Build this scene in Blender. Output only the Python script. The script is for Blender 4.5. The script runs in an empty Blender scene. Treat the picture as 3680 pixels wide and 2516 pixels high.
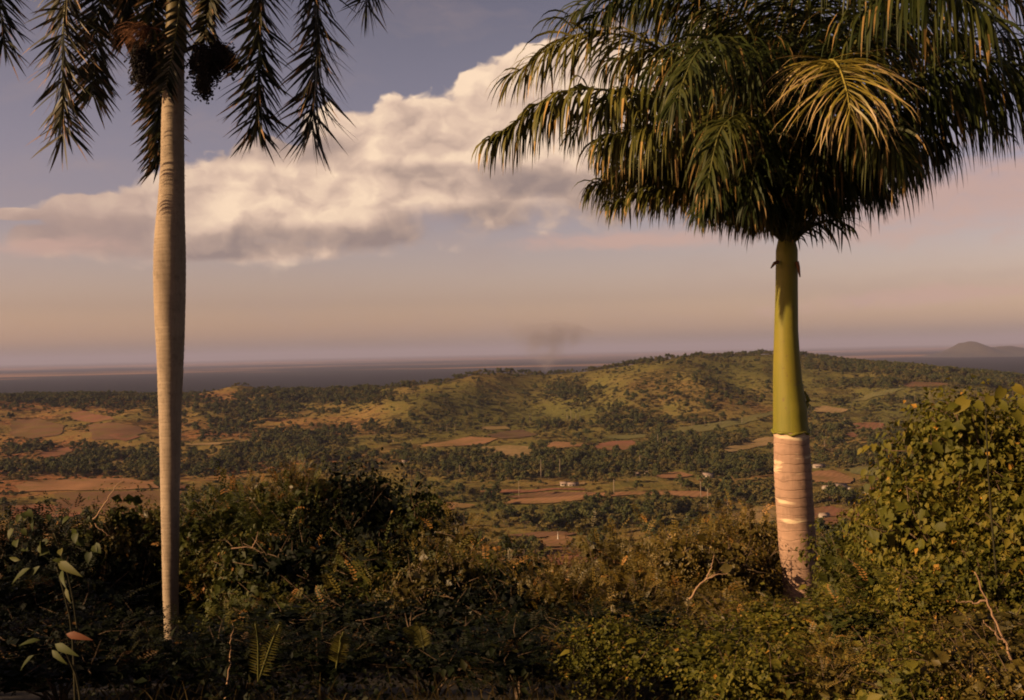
import bpy, math, random
import numpy as np
from mathutils import Vector, Matrix

rnd = random.Random(7)
rng = np.random.default_rng(11)
R = math.radians
scene = bpy.context.scene
COL = scene.collection

# ---------------------------------------------------------------- camera
F = 1095.0                       # focal length in pixels of the 1024 x 700 picture
EYE, SLOPE = 352.0, 0.0215       # row of the eye level in the middle, its slope
cam_d = bpy.data.cameras.new('camera')
cam = bpy.data.objects.new('camera', cam_d)
COL.objects.link(cam)
cam_d.sensor_width = 36.0
cam_d.lens = 36.0 * F / 1024.0
cam_d.clip_start = 0.1
cam_d.clip_end = 400000.0
PITCH = math.atan((EYE - 350.0) / F)
ROLL = -math.atan(SLOPE)
cam.matrix_world = Matrix.Rotation(math.pi / 2 + PITCH, 4, 'X') @ Matrix.Rotation(ROLL, 4, 'Z')
scene.camera = cam
CM = np.array(cam.matrix_world.to_3x3())

def P(u, v, y):
    """world point seen at picture column u, row v, at forward distance y"""
    d = CM @ np.array([(u - 512) / F, (350 - v) / F, -1.0])
    return d * (y / d[1])

def px(p):
    """picture column and row of world points (n,3)"""
    c = np.asarray(p) @ CM
    return 512 + F * c[..., 0] / -c[..., 2], 350 - F * c[..., 1] / -c[..., 2]

# ---------------------------------------------------------------- sun, sky, exposure
SUN_AZ, SUN_EL = R(-111), R(23)
sd = np.array([math.sin(SUN_AZ) * math.cos(SUN_EL), math.cos(SUN_AZ) * math.cos(SUN_EL), math.sin(SUN_EL)])
sun_d = bpy.data.lights.new('sun', 'SUN')
sun_d.energy = 5.0
sun_d.angle = R(0.5)
sun_d.color = (1.0, 0.66, 0.36)
sun = bpy.data.objects.new('sun', sun_d)
sun.rotation_euler = Vector(sd).to_track_quat('Z', 'Y').to_euler()
COL.objects.link(sun)

vs = scene.view_settings
vs.view_transform = 'Standard'
vs.look = 'None'
vs.exposure = 1.0
vs.gamma = 1.0
vs.use_curve_mapping = False
scene.cycles.use_denoising = True
scene.cycles.max_bounces = 6
scene.cycles.diffuse_bounces = 2
scene.cycles.glossy_bounces = 2
scene.cycles.transmission_bounces = 3
scene.cycles.transparent_max_bounces = 8
scene.cycles.volume_bounces = 0
scene.cycles.volume_step_rate = 4.0
scene.cycles.volume_max_steps = 64
scene.cycles.use_adaptive_sampling = True
scene.cycles.adaptive_threshold = 0.02
scene.cycles.pixel_filter_type = 'BLACKMAN_HARRIS'
scene.cycles.filter_width = 1.9

class NG:
    """small helper for node trees"""
    def __init__(s, tree):
        s.t = tree; s.n = tree.nodes; s.l = tree.links; s.dim = '3D'
    def add(s, typ, **kw):
        n = s.n.new(typ)
        for k, v in kw.items(): setattr(n, k, v)
        return n
    def put(s, sock, v):
        if isinstance(v, bpy.types.NodeSocket): s.l.new(v, sock)
        else: sock.default_value = v
    def m(s, op, a, b=0.0, c=0.0, clamp=False):
        n = s.n.new('ShaderNodeMath'); n.operation = op; n.use_clamp = clamp
        s.put(n.inputs[0], a); s.put(n.inputs[1], b); s.put(n.inputs[2], c)
        return n.outputs[0]
    def vm(s, op, a, b=(0, 0, 0)):
        n = s.n.new('ShaderNodeVectorMath'); n.operation = op
        s.put(n.inputs[0], a); s.put(n.inputs[1], b)
        return n.outputs[0]
    def mix(s, f, a, b):
        n = s.n.new('ShaderNodeMix'); n.data_type = 'RGBA'
        s.put(n.inputs[0], f)
        for i, v in ((6, a), (7, b)):
            if isinstance(v, tuple) and len(v) == 3: v = v + (1.0,)
            s.put(n.inputs[i], v)
        return n.outputs[2]
    def ramp(s, f, pts, interp='LINEAR'):
        n = s.n.new('ShaderNodeValToRGB'); n.color_ramp.interpolation = interp
        e = n.color_ramp.elements
        while len(e) < len(pts): e.new(0.5)
        for i, (p, c) in enumerate(pts):
            e[i].position = p
            e[i].color = (c, c, c, 1) if isinstance(c, (int, float)) else tuple(c) + (1,)
        s.put(n.inputs[0], f)
        return n.outputs[0]
    def noise(s, vec, scale, detail=4, rough=0.5, dist=0.0):
        n = s.n.new('ShaderNodeTexNoise'); n.noise_dimensions = s.dim
        if vec is not None: s.l.new(vec, n.inputs['Vector'])
        n.inputs['Scale'].default_value = scale; n.inputs['Detail'].default_value = detail
        n.inputs['Roughness'].default_value = rough; n.inputs['Distortion'].default_value = dist
        return n.outputs['Fac']
    def sstep(s, v, lo, hi):
        n = s.n.new('ShaderNodeMapRange'); n.interpolation_type = 'SMOOTHSTEP'
        s.put(n.inputs[0], v); n.inputs[1].default_value = lo; n.inputs[2].default_value = hi
        return n.outputs[0]

def angles(u, v):
    d = P(u, v, 1.0); d = d / np.linalg.norm(d)
    return math.degrees(math.atan2(d[0], d[1])), math.degrees(math.asin(d[2]))

world = bpy.data.worlds.new('World')
scene.world = world
world.use_nodes = True
def build_world():
    g = NG(world.node_tree); g.n.clear(); g.dim = '2D'
    tc = g.add('ShaderNodeTexCoord')
    d = tc.outputs['Generated']
    sep = g.add('ShaderNodeSeparateXYZ'); g.l.new(d, sep.inputs[0])
    X, Y, Z = sep.outputs
    el = g.m('DEGREES', g.m('ARCSINE', Z)); az = g.m('DEGREES', g.m('ARCTAN2', X, Y))
    sky = g.add('ShaderNodeTexSky'); sky.sky_type = 'NISHITA'
    sky.sun_disc = False; sky.sun_elevation = SUN_EL; sky.sun_rotation = SUN_AZ % (2 * math.pi)
    sky.air_density = 1.0; sky.dust_density = 3.0; sky.altitude = 200
    # warm late light: the blue dome is tinted by thick dusty air towards the horizon
    tint = g.ramp(g.m('DIVIDE', el, 60.0, clamp=True),
                  [(0.0, TINT[0]), (0.017, TINT[1]), (0.045, TINT[2]), (0.13, TINT[3]), (0.27, TINT[4]), (0.5, TINT[5]), (1.0, TINT[6])])
    mul = g.add('ShaderNodeMix', data_type='RGBA', blend_type='MULTIPLY'); mul.inputs[0].default_value = 1
    g.l.new(sky.outputs[0], mul.inputs[6]); g.l.new(tint, mul.inputs[7])
    base = mul.outputs[2]
    # clouds
    comb = g.add('ShaderNodeCombineXYZ'); g.l.new(az, comb.inputs[0])
    g.l.new(g.m('MULTIPLY', el, 1.35), comb.inputs[1])
    p = comb.outputs[0]
    def blob(u, v, su, sv, rot=0):
        a0, e0 = angles(u, v)
        s_ = 57.3 / F
        ca, sa = math.cos(R(rot)), math.sin(R(rot))
        da = g.m('SUBTRACT', az, a0); de = g.m('SUBTRACT', el, e0)
        xx = g.m('ADD', g.m('MULTIPLY', da, ca / (su * s_)), g.m('MULTIPLY', de, sa / (su * s_)))
        yy = g.m('ADD', g.m('MULTIPLY', da, -sa / (sv * s_)), g.m('MULTIPLY', de, ca / (sv * s_)))
        r2 = g.m('ADD', g.m('MULTIPLY', xx, xx), g.m('MULTIPLY', yy, yy))
        return g.m('SUBTRACT', 1.0, g.m('SQRT', r2))
    def union(lst):
        o = None
        for b in lst:
            v = blob(*b)
            o = v if o is None else g.m('SMOOTH_MAX', o, v, 0.25)
        return o
    cl = union([(245, 200, 80, 55), (262, 160, 50, 24), (355, 158, 58, 48), (300, 205, 170, 42), (440, 150, 80, 52), (500, 112, 50, 50), (550, 92, 60, 62),
                (610, 115, 90, 78), (470, 185, 140, 44), (600, 175, 130, 48), (700, 130, 110, 95), (100, 214, 62, 18), (170, 228, 95, 34), (110, 236, 80, 22), (320, 228, 130, 26), (15, 214, 40, 6), (230, 250, 150, 14)])
    def fluff(vec):
        o = None
        for sc, w in ((0.28, 0.52), (0.70, 0.25), (1.7, 0.10)):
            v = g.add('ShaderNodeTexVoronoi'); v.voronoi_dimensions = '2D'; v.feature = 'SMOOTH_F1'; v.inputs['Scale'].default_value = sc
            v.inputs['Smoothness'].default_value = 0.6
            g.l.new(vec, v.inputs['Vector'])
            t = g.m('MULTIPLY', g.m('SUBTRACT', 0.45, v.outputs['Distance']), w)
            o = t if o is None else g.m('ADD', o, t)
        return g.m('ADD', o, g.m('MULTIPLY', g.m('SUBTRACT', g.noise(vec, 0.45, 8, 0.48), 0.5), 0.55))
    warp = g.add('ShaderNodeTexNoise'); warp.inputs['Scale'].default_value = 0.5; warp.inputs['Detail'].default_value = 4
    g.l.new(p, warp.inputs['Vector'])
    pw = g.vm('ADD', p, g.vm('MULTIPLY', g.vm('SUBTRACT', warp.outputs['Color'], (0.5, 0.5, 0.5)), (2.2, 2.2, 0)))
    f0 = fluff(pw)
    dens = g.m('ADD', cl, f0)
    # crisp at the sunlit top, soft at the base
    alpha_c = g.sstep(dens, 0.0, 0.16); alpha_s = g.sstep(dens, -0.16, 0.42)
    a0, e0 = angles(420, 200)
    soft = g.sstep(g.m('SUBTRACT', g.m('MULTIPLY', g.m('SUBTRACT', az, a0), 0.16), g.m('SUBTRACT', el, e0)), -3.0, 1.5)
    alpha = g.m('ADD', g.m('MULTIPLY', alpha_c, g.m('SUBTRACT', 1.0, soft)), g.m('MULTIPLY', alpha_s, soft))
    # relief: the billows compared with themselves a little towards the sun
    r1 = g.m('SUBTRACT', f0, fluff(g.vm('ADD', pw, (-0.45, 0.6, 0.0))))
    n1 = g.noise(pw, 0.30, 6, 0.5)
    r2 = g.m('SUBTRACT', n1, g.noise(g.vm('ADD', pw, (-1.3, 1.9, 0.0)), 0.30, 6, 0.5))
    relief = g.m('ADD', g.m('MULTIPLY', r1, 0.85), g.m('MULTIPLY', r2, 0.9))
    # thick undersides
    dark = union([(330, 240, 190, 13, 1), (200, 250, 130, 12), (490, 221, 120, 15, 5), (620, 205, 100, 24, 8), (540, 185, 130, 14, -4), (700, 190, 90, 60), (90, 236, 120, 18), (270, 148, 70, 12), (440, 172, 60, 8)])
    darkm = g.sstep(g.m('ADD', dark, g.m('MULTIPLY', g.m('SUBTRACT', n1, 0.5), 1.3)), -0.75, 0.7)
    lit = g.m('SUBTRACT', g.m('ADD', 0.80, relief), g.m('MULTIPLY', darkm, 0.60), clamp=True)
    CC = 0.535
    k3 = lambda *c: tuple(CC * x for x in c)
    ccol = g.ramp(lit, [(0.0, k3(0.30, 0.225, 0.205)), (0.35, k3(0.45, 0.325, 0.265)), (0.7, k3(0.72, 0.52, 0.395)), (1.0, k3(0.94, 0.70, 0.50))])
    # left and low parts of the bank are pinker and thinner
    pink = g.sstep(g.m('MULTIPLY', az, -1.0), 14.0, 21.0)
    ccol = g.mix(g.m('MULTIPLY', pink, 0.6), ccol, k3(0.42, 0.29, 0.25))
    base2 = g.mix(alpha, base, ccol)
    # thin veils of high cloud, everywhere in the sky
    veil_b = union([(950, 200, 130, 34, 8), (1010, 190, 80, 36), (920, 297, 120, 10, 3), (640, 240, 120, 10), (55, 246, 60, 9)])
    stretch = g.add('ShaderNodeMapping'); stretch.inputs['Scale'].default_value = (0.45, 1.2, 1.0); g.l.new(pw, stretch.inputs[0])
    nv = g.noise(stretch.outputs[0], 0.8, 7, 0.55, 0.2)
    va = g.m('MULTIPLY', g.sstep(g.m('ADD', veil_b, g.m('MULTIPLY', g.m('SUBTRACT', nv, 0.5), 1.7)), -0.4, 0.9), 0.75)
    base3 = g.mix(va, base2, k3(0.58, 0.37, 0.30))
    wide = g.m('MULTIPLY', g.sstep(g.noise(stretch.outputs[0], 0.3, 6, 0.55), 0.45, 0.8), 0.22)
    base4 = g.mix(wide, base3, k3(0.42, 0.30, 0.26))
    bg = g.add('ShaderNodeBackground'); g.l.new(base4, bg.inputs[0]); bg.inputs[1].default_value = 1.0
    out = g.add('ShaderNodeOutputWorld')
    g.l.new(bg.outputs[0], out.inputs[0])
# tint x Nishita (strength 0.07 folded in)
K = 0.078
TINT = [tuple(K * c for c in t) for t in ((1.75, 1.25, 1.00), (2.15, 1.40, 1.12), (1.34, 0.88, 0.79), (0.86, 0.57, 0.57), (0.72, 0.47, 0.435), (0.34, 0.23, 0.25), (0.18, 0.13, 0.14))]
build_world()

# ---------------------------------------------------------------- helpers
def tag(o, label=None, cat=None, group=None, kind=None):
    if label: o['label'] = label
    if cat: o['category'] = cat
    if group: o['group'] = group
    if kind: o['kind'] = kind
    return o

def empty(name, loc=(0, 0, 0), rz=0.0, **kw):
    o = bpy.data.objects.new(name, None)
    o.empty_display_size = 0.2
    o.location = tuple(loc); o.rotation_euler = (0, 0, rz)
    COL.objects.link(o)
    return tag(o, **kw)

def mesh_np(name, verts, faces, mat=None, smooth=False, tint=None, tint_name='tint'):
    """faces: (n,3) or (n,4) array or a list of such arrays"""
    me = bpy.data.meshes.new(name)
    verts = np.asarray(verts, dtype=np.float32)
    fl = faces if isinstance(faces, list) else [faces]
    fl = [np.asarray(f, dtype=np.int32) for f in fl if len(f)]
    sizes = np.concatenate([np.full(len(f), f.shape[1], np.int32) for f in fl])
    loops = np.concatenate([f.ravel() for f in fl])
    me.vertices.add(len(verts)); me.vertices.foreach_set('co', verts.ravel())
    me.loops.add(len(loops)); me.loops.foreach_set('vertex_index', loops)
    me.polygons.add(len(sizes))
    st = np.zeros(len(sizes), np.int32); st[1:] = np.cumsum(sizes)[:-1]
    me.polygons.foreach_set('loop_start', st)
    if smooth: me.polygons.foreach_set('use_smooth', np.ones(len(sizes), bool))
    if tint is not None:
        a = me.attributes.new(tint_name, 'FLOAT', 'POINT')
        a.data.foreach_set('value', np.asarray(tint, np.float32))
    me.update(calc_edges=True); me.validate()
    if mat: me.materials.append(mat)
    return me

def obj(name, me, parent=None, loc=(0, 0, 0), rot=(0, 0, 0), sc=1.0, link=True):
    o = bpy.data.objects.new(name, me)
    o.location = tuple(loc); o.rotation_euler = rot
    o.scale = (sc, sc, sc) if isinstance(sc, (int, float)) else sc
    if link: COL.objects.link(o)
    if parent: o.parent = parent
    return o

def copy_tree(o, parent=None):
    c = o.copy(); COL.objects.link(c)
    if parent: c.parent = parent
    for ch in list(KIDS.get(o, ())): copy_tree(ch, c)
    return c
KIDS = {}

class MB:
    """collects vertices and faces"""
    def __init__(s): s.v = []; s.q = []; s.t = []; s.tint = []; s.n = 0
    def add(s, v, q=None, t=None, tint=0.5):
        v = np.asarray(v, float)
        s.v.append(v)
        if q is not None and len(q): s.q.append(np.asarray(q) + s.n)
        if t is not None and len(t): s.t.append(np.asarray(t) + s.n)
        s.tint.append(np.broadcast_to(np.asarray(tint, float), (len(v),)))
        s.n += len(v)
    def mesh(s, name, mat, smooth=False):
        f = []
        if s.q: f.append(np.concatenate(s.q))
        if s.t: f.append(np.concatenate(s.t))
        return mesh_np(name, np.concatenate(s.v), f, mat, smooth, np.concatenate(s.tint))
    def tube(s, pts, rad, n=6, tint=0.5, cap=True):
        pts = np.asarray(pts, float); k = len(pts)
        rad = np.broadcast_to(np.asarray(rad, float), (k,))
        tan = np.gradient(pts, axis=0); tan /= np.linalg.norm(tan, axis=1)[:, None] + 1e-9
        ref = np.array([0.0, 0, 1]) if abs(tan[0][2]) < 0.9 else np.array([1.0, 0, 0])
        a = np.cross(tan, ref); a /= np.linalg.norm(a, axis=1)[:, None] + 1e-9
        b = np.cross(tan, a)
        th = np.arange(n) * 2 * math.pi / n
        ring = pts[:, None] + rad[:, None, None] * (np.cos(th)[None, :, None] * a[:, None] + np.sin(th)[None, :, None] * b[:, None])
        i = np.arange(k - 1)[:, None] * n; j = np.arange(n)[None]; j2 = (j + 1) % n
        q = np.stack([i + j, i + j2, i + n + j2, i + n + j], -1).reshape(-1, 4)
        v = ring.reshape(-1, 3); t = []
        if cap:
            v = np.concatenate([v, pts[-1:]]); c = k * n
            t = [[(k - 1) * n + a_, (k - 1) * n + (a_ + 1) % n, c] for a_ in range(n)]
        s.add(v, q, t, tint)
    def box(s, lo, hi, tint=0.5):
        x0, y0, z0 = lo; x1, y1, z1 = hi
        v = [(x0, y0, z0), (x1, y0, z0), (x1, y1, z0), (x0, y1, z0), (x0, y0, z1), (x1, y0, z1), (x1, y1, z1), (x0, y1, z1)]
        s.add(v, [(0, 3, 2, 1), (4, 5, 6, 7), (0, 1, 5, 4), (1, 2, 6, 5), (2, 3, 7, 6), (3, 0, 4, 7)], None, tint)

def norm(a): return a / (np.linalg.norm(a, axis=-1, keepdims=True) + 1e-9)

# value noise
_perm = rng.random((256, 256))
def vnoise(x, y):
    xi = np.floor(x).astype(int); yi = np.floor(y).astype(int)
    fx = x - xi; fy = y - yi
    fx = fx * fx * (3 - 2 * fx); fy = fy * fy * (3 - 2 * fy)
    a = _perm[xi & 255, yi & 255]; b = _perm[(xi + 1) & 255, yi & 255]
    c = _perm[xi & 255, (yi + 1) & 255]; d = _perm[(xi + 1) & 255, (yi + 1) & 255]
    return (a * (1 - fx) + b * fx) * (1 - fy) + (c * (1 - fx) + d * fx) * fy - 0.5
def fbm(x, y, o=4):
    v = 0; a = 1.0
    for i in range(o):
        v = v + a * vnoise(x * 2 ** i + 17.3 * i, y * 2 ** i + 5.1 * i); a *= 0.5
    return v
def sm(t): t = np.clip(t, 0, 1); return t * t * (3 - 2 * t)

# ---------------------------------------------------------------- materials
def mat_new(name):
    m = bpy.data.materials.new(name); m.use_nodes = True
    g = NG(m.node_tree); g.n.clear()
    return m, g

def mat_leaf(name, dark, mid, light, trans=0.25, rough=0.5, spec=0.25, scale=2.0, dry=(0.22, 0.12, 0.04), dry_at=0.93):
    m, g = mat_new(name)
    at = g.add('ShaderNodeAttribute'); at.attribute_name = 'tint'
    tc = g.add('ShaderNodeTexCoord')
    n = g.noise(tc.outputs['Object'], scale, 3, 0.6)
    info = g.add('ShaderNodeObjectInfo')
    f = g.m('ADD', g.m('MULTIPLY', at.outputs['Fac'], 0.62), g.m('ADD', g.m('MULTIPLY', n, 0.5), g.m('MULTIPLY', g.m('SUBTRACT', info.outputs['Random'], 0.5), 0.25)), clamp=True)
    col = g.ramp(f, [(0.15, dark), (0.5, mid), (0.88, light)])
    d = g.sstep(at.outputs['Fac'], dry_at, dry_at + 0.02)
    col = g.mix(d, col, dry)
    bs = g.add('ShaderNodeBsdfPrincipled')
    g.l.new(col, bs.inputs['Base Color']); bs.inputs['Roughness'].default_value = rough
    bs.inputs['Specular IOR Level'].default_value = spec
    tr = g.add('ShaderNodeBsdfTranslucent'); g.l.new(col, tr.inputs[0])
    mx = g.add('ShaderNodeMixShader'); mx.inputs[0].default_value = trans
    g.l.new(bs.outputs[0], mx.inputs[1]); g.l.new(tr.outputs[0], mx.inputs[2])
    out = g.add('ShaderNodeOutputMaterial'); g.l.new(mx.outputs[0], out.inputs[0])
    return m

def mat_simple(name, c1, c2, scale=3.0, rough=0.85, bump=0.3, stretch=(1, 1, 1), detail=5):
    m, g = mat_new(name)
    tc = g.add('ShaderNodeTexCoord')
    mp = g.add('ShaderNodeMapping'); mp.inputs['Scale'].default_value = stretch; g.l.new(tc.outputs['Object'], mp.inputs[0])
    n = g.noise(mp.outputs[0], scale, detail, 0.6)
    col = g.ramp(n, [(0.3, c1), (0.7, c2)])
    bs = g.add('ShaderNodeBsdfPrincipled'); g.l.new(col, bs.inputs['Base Color'])
    bs.inputs['Roughness'].default_value = rough; bs.inputs['Specular IOR Level'].default_value = 0.2
    bp = g.add('ShaderNodeBump'); bp.inputs['Strength'].default_value = bump; bp.inputs['Distance'].default_value = 0.05
    g.l.new(n, bp.inputs['Height']); g.l.new(bp.outputs[0], bs.inputs['Normal'])
    out = g.add('ShaderNodeOutputMaterial'); g.l.new(bs.outputs[0], out.inputs[0])
    return m

def mat_land():
    m, g = mat_new('pasture_and_soil')
    geo = g.add('ShaderNodeNewGeometry'); p = geo.outputs['Position']
    sep = g.add('ShaderNodeSeparateXYZ'); g.l.new(p, sep.inputs[0])
    big = g.noise(p, 0.0032, 5, 0.55, 0.3); mid = g.noise(p, 0.014, 6, 0.62); fine = g.noise(p, 0.09, 5, 0.65); vf = g.noise(p, 0.35, 3, 0.6)
    a = g.m('ADD', g.m('MULTIPLY', big, 0.8), g.m('ADD', g.m('MULTIPLY', mid, 0.55), g.m('MULTIPLY', fine, 0.35)))
    # west side of the valley is redder
    wx = g.m('DIVIDE', sep.outputs[0], sep.outputs[1])
    a = g.m('ADD', a, g.m('MULTIPLY', g.sstep(g.m('MULTIPLY', wx, -1.0), 0.12, 0.42), 0.13))
    col = g.ramp(a, [(0.66, (0.075, 0.073, 0.022)), (0.80, (0.120, 0.101, 0.031)), (0.92, (0.176, 0.114, 0.042)), (1.0, (0.195, 0.091, 0.042))])
    # greener pasture on the hill east of the middle
    col = g.mix(g.m('MULTIPLY', g.m('MULTIPLY', g.sstep(wx, -0.12, 0.05), g.sstep(sep.outputs[1], 1450.0, 1750.0)), 0.6), col, (0.095, 0.090, 0.027))
    # scrub: dark speckle of low bushes
    s = g.m('MULTIPLY', g.sstep(g.m('ADD', fine, g.m('MULTIPLY', g.m('SUBTRACT', mid, 0.5), 0.9)), 0.52, 0.60), 0.75)
    col = g.mix(s, col, (0.026, 0.025, 0.010))
    col = g.mix(g.m('MULTIPLY', g.sstep(vf, 0.45, 0.7), 0.35), col, (0.036, 0.032, 0.012))
    bs = g.add('ShaderNodeBsdfDiffuse'); g.l.new(col, bs.inputs['Color'])
    bp = g.add('ShaderNodeBump'); bp.inputs['Strength'].default_value = 0.9; bp.inputs['Distance'].default_value = 2.5
    g.l.new(g.m('ADD', fine, g.m('MULTIPLY', vf, 0.4)), bp.inputs['Height']); g.l.new(bp.outputs[0], bs.inputs['Normal'])
    out = g.add('ShaderNodeOutputMaterial'); g.l.new(bs.outputs[0], out.inputs[0])
    return m

def mat_plain():
    m, g = mat_new('far_forest_and_fields')
    geo = g.add('ShaderNodeNewGeometry'); p = geo.outputs['Position']
    sep = g.add('ShaderNodeSeparateXYZ'); g.l.new(p, sep.inputs[0])
    mp = g.add('ShaderNodeMapping'); mp.inputs['Scale'].default_value = (0.35, 1.0, 1.0); g.l.new(p, mp.inputs[0])
    n = g.noise(mp.outputs[0], 0.00035, 7, 0.6, 0.4); n2 = g.noise(mp.outputs[0], 0.0016, 5, 0.6)
    far = g.m('DIVIDE', g.m('LOGARITHM', sep.outputs[1], 10.0), 5.0)     # 0.8 = 10 km
    d = g.ramp(far, [(0.76, 0.0), (0.80, 0.04), (0.835, 0.44), (0.87, 0.22), (0.90, 0.48), (0.95, 0.34)])
    t = g.m('ADD', g.m('ADD', d, g.m('MULTIPLY', g.m('SUBTRACT', n, 0.5), 1.3)), g.m('MULTIPLY', g.m('SUBTRACT', n2, 0.5), 0.8))
    col = g.ramp(t, [(0.16, (0.007, 0.008, 0.010)), (0.36, (0.018, 0.018, 0.016)), (0.46, (0.18, 0.105, 0.058)), (0.8, (0.27, 0.15, 0.085))])
    bs = g.add('ShaderNodeBsdfDiffuse'); g.l.new(col, bs.inputs['Color'])
    out = g.add('ShaderNodeOutputMaterial'); g.l.new(bs.outputs[0], out.inputs[0])
    return m

M = {}
M['land'] = mat_land()
M['plain'] = mat_plain()
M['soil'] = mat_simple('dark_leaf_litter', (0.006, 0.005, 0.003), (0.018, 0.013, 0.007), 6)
M['mountain'] = mat_simple('far_mountain', (0.03, 0.027, 0.02), (0.05, 0.042, 0.03), 0.004)

# ---------------------------------------------------------------- terrain
RX = [-900, 10, 100, 160, 200, 270, 300, 334, 394, 450, 476, 498, 529, 550, 583, 608, 633, 657, 688, 711, 740, 765, 790, 802, 825, 857, 904, 936, 1003, 1100, 2000]
RY = [405, 398, 397, 399, 396, 391, 393, 392, 388, 382, 374.5, 373, 375, 375, 372, 369, 365, 362, 358, 357, 356, 354.5, 354.5, 356, 359, 364, 368, 372, 378, 385, 400]
NX = [0.0, 2, 5, 8, 11, 14, 17, 20, 24, 30, 40, 60, 100, 160, 300, 450, 600, 800, 1000, 1300, 1500]
NZ = [-1.6, -1.65, -1.9, -2.4, -3.1, -3.9, -4.8, -5.8, -7.6, -11.5, -20, -38, -62, -82, -101, -108, -112, -118, -121, -121, -117]
def terrain(x, y):
    x = np.asarray(x, float); y = np.asarray(y, float)
    yy = np.maximum(y, 0.5)
    u = 512 + F * x / np.maximum(yy, 1.0)
    u = np.clip(u, -900, 2000)
    D = 2200 + 160 * np.sin(u / 95.0) + 90 * np.sin(u / 41.0 + 1)
    zr = -(np.interp(u, RX, RY) - (EYE + (512 - u) * SLOPE)) / F * D
    zb = np.interp(np.minimum(yy, 1500), NX, NZ)
    t = np.clip((yy - 1500) / (D - 1500), 0, 1)
    z = zb + (zr - zb) * np.sin(t * math.pi / 2) ** 1.15
    bt = np.sin(np.clip(t, 0, 1) * math.pi)
    z = z + bt * (fbm(x / 230.0, y / 520.0, 3) * 40 + 22 * (np.abs(vnoise(x / 150.0 + 3, y / 420.0)) - 0.12))
    v = sm((yy - 250) / 400) * (1 - sm((t - 0.6) / 0.4))
    z = z + v * (fbm(x / 210.0 + 9, y / 160.0, 4) * 9 + fbm(x / 45.0, y / 38.0, 3) * 2.0)
    kx, ky = (243 - 512) / F * 2250, 2230
    z = z + 17 * np.exp(-((x - kx) / 48.0) ** 2 - ((y - ky) / 90.0) ** 2)
    n = 1 - sm((yy - 20) / 60)
    z = z + n * sm((yy - 3) / 6) * fbm(x / 3.1, y / 3.1, 3) * 0.25
    # the near slope is higher on the right
    z = z + n * np.clip(x - 1.5, 0, 9) * 0.10 * sm((yy - 3) / 4)
    t2 = (yy - D) / 1400
    z = np.where(t2 > 0, zr + (-180 - zr) * sm(t2), z)
    return z

us = np.concatenate([np.arange(-900, -20, 16), np.arange(-20, 1045, 3.2), np.arange(1050, 1960, 16)])
def sheet(name, ys, mat):
    U, Yg = np.meshgrid(us, ys)
    X = (U - 512) / F * Yg
    Z = terrain(X, Yg)
    v = np.stack([X, Yg, Z], -1).reshape(-1, 3)
    k = len(us)
    i = np.arange(len(ys) - 1)[:, None] * k; j = np.arange(k - 1)[None]
    q = np.stack([i + j, i + j + 1, i + k + j + 1, i + k + j], -1).reshape(-1, 4)
    return tag(obj(name, mesh_np(name, v, q, mat, True)), kind='structure')
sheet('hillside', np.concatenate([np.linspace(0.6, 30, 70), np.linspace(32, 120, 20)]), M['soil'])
sheet('valley', np.concatenate([np.linspace(120, 560, 50), np.arange(568, 2500, 8.0), np.linspace(2510, 4000, 26)]), M['land'])
sheet('plain', np.concatenate([np.linspace(4000, 8000, 12), np.geomspace(8200, 130000, 40)]), M['plain'])

def far_hills():
    y0 = 14000.0
    hx = np.linspace((915 - 512) / F * y0, (1150 - 512) / F * y0, 120); hy = np.linspace(y0 - 1500, y0 + 1500, 30)
    X, Y = np.meshgrid(hx, hy)
    U = 512 + X / y0 * F
    h = 118 * np.exp(-((U - 971) / 13.0) ** 2) + 100 * np.exp(-((U - 1003) / 17.0) ** 2) + 55 * np.exp(-((U - 958) / 24.0) ** 2) + 90 * np.exp(-((U - 1060) / 40.0) ** 2)
    h = h * np.exp(-((Y - y0) / 650.0) ** 2) * (1 + 0.25 * fbm(X / 160, Y / 300, 3))
    Z = -184 + h * 1.22
    v = np.stack([X, Y, Z], -1).reshape(-1, 3); k = 120
    i = np.arange(29)[:, None] * k; j = np.arange(k - 1)[None]
    q = np.stack([i + j, i + j + 1, i + k + j + 1, i + k + j], -1).reshape(-1, 4)
    tag(obj('distant_mountain', mesh_np('distant_mountain', v, q, M['mountain'], True)), kind='structure')
far_hills()

# haze: the air between here and the plain
def haze():
    m, g = mat_new('haze')
    vol = g.add('ShaderNodeVolumePrincipled')
    vol.inputs['Color'].default_value = (0.37, 0.40, 0.62, 1)
    vol.inputs['Density'].default_value = 3.2e-5
    vol.inputs['Anisotropy'].default_value = 0.0
    out = g.add('ShaderNodeOutputMaterial'); g.l.new(vol.outputs[0], out.inputs['Volume'])
    b = MB(); b.box((-150000, -4000, -400), (150000, 135000, 420))
    o = obj('haze', b.mesh('haze', m)); tag(o, kind='stuff')
haze()
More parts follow.
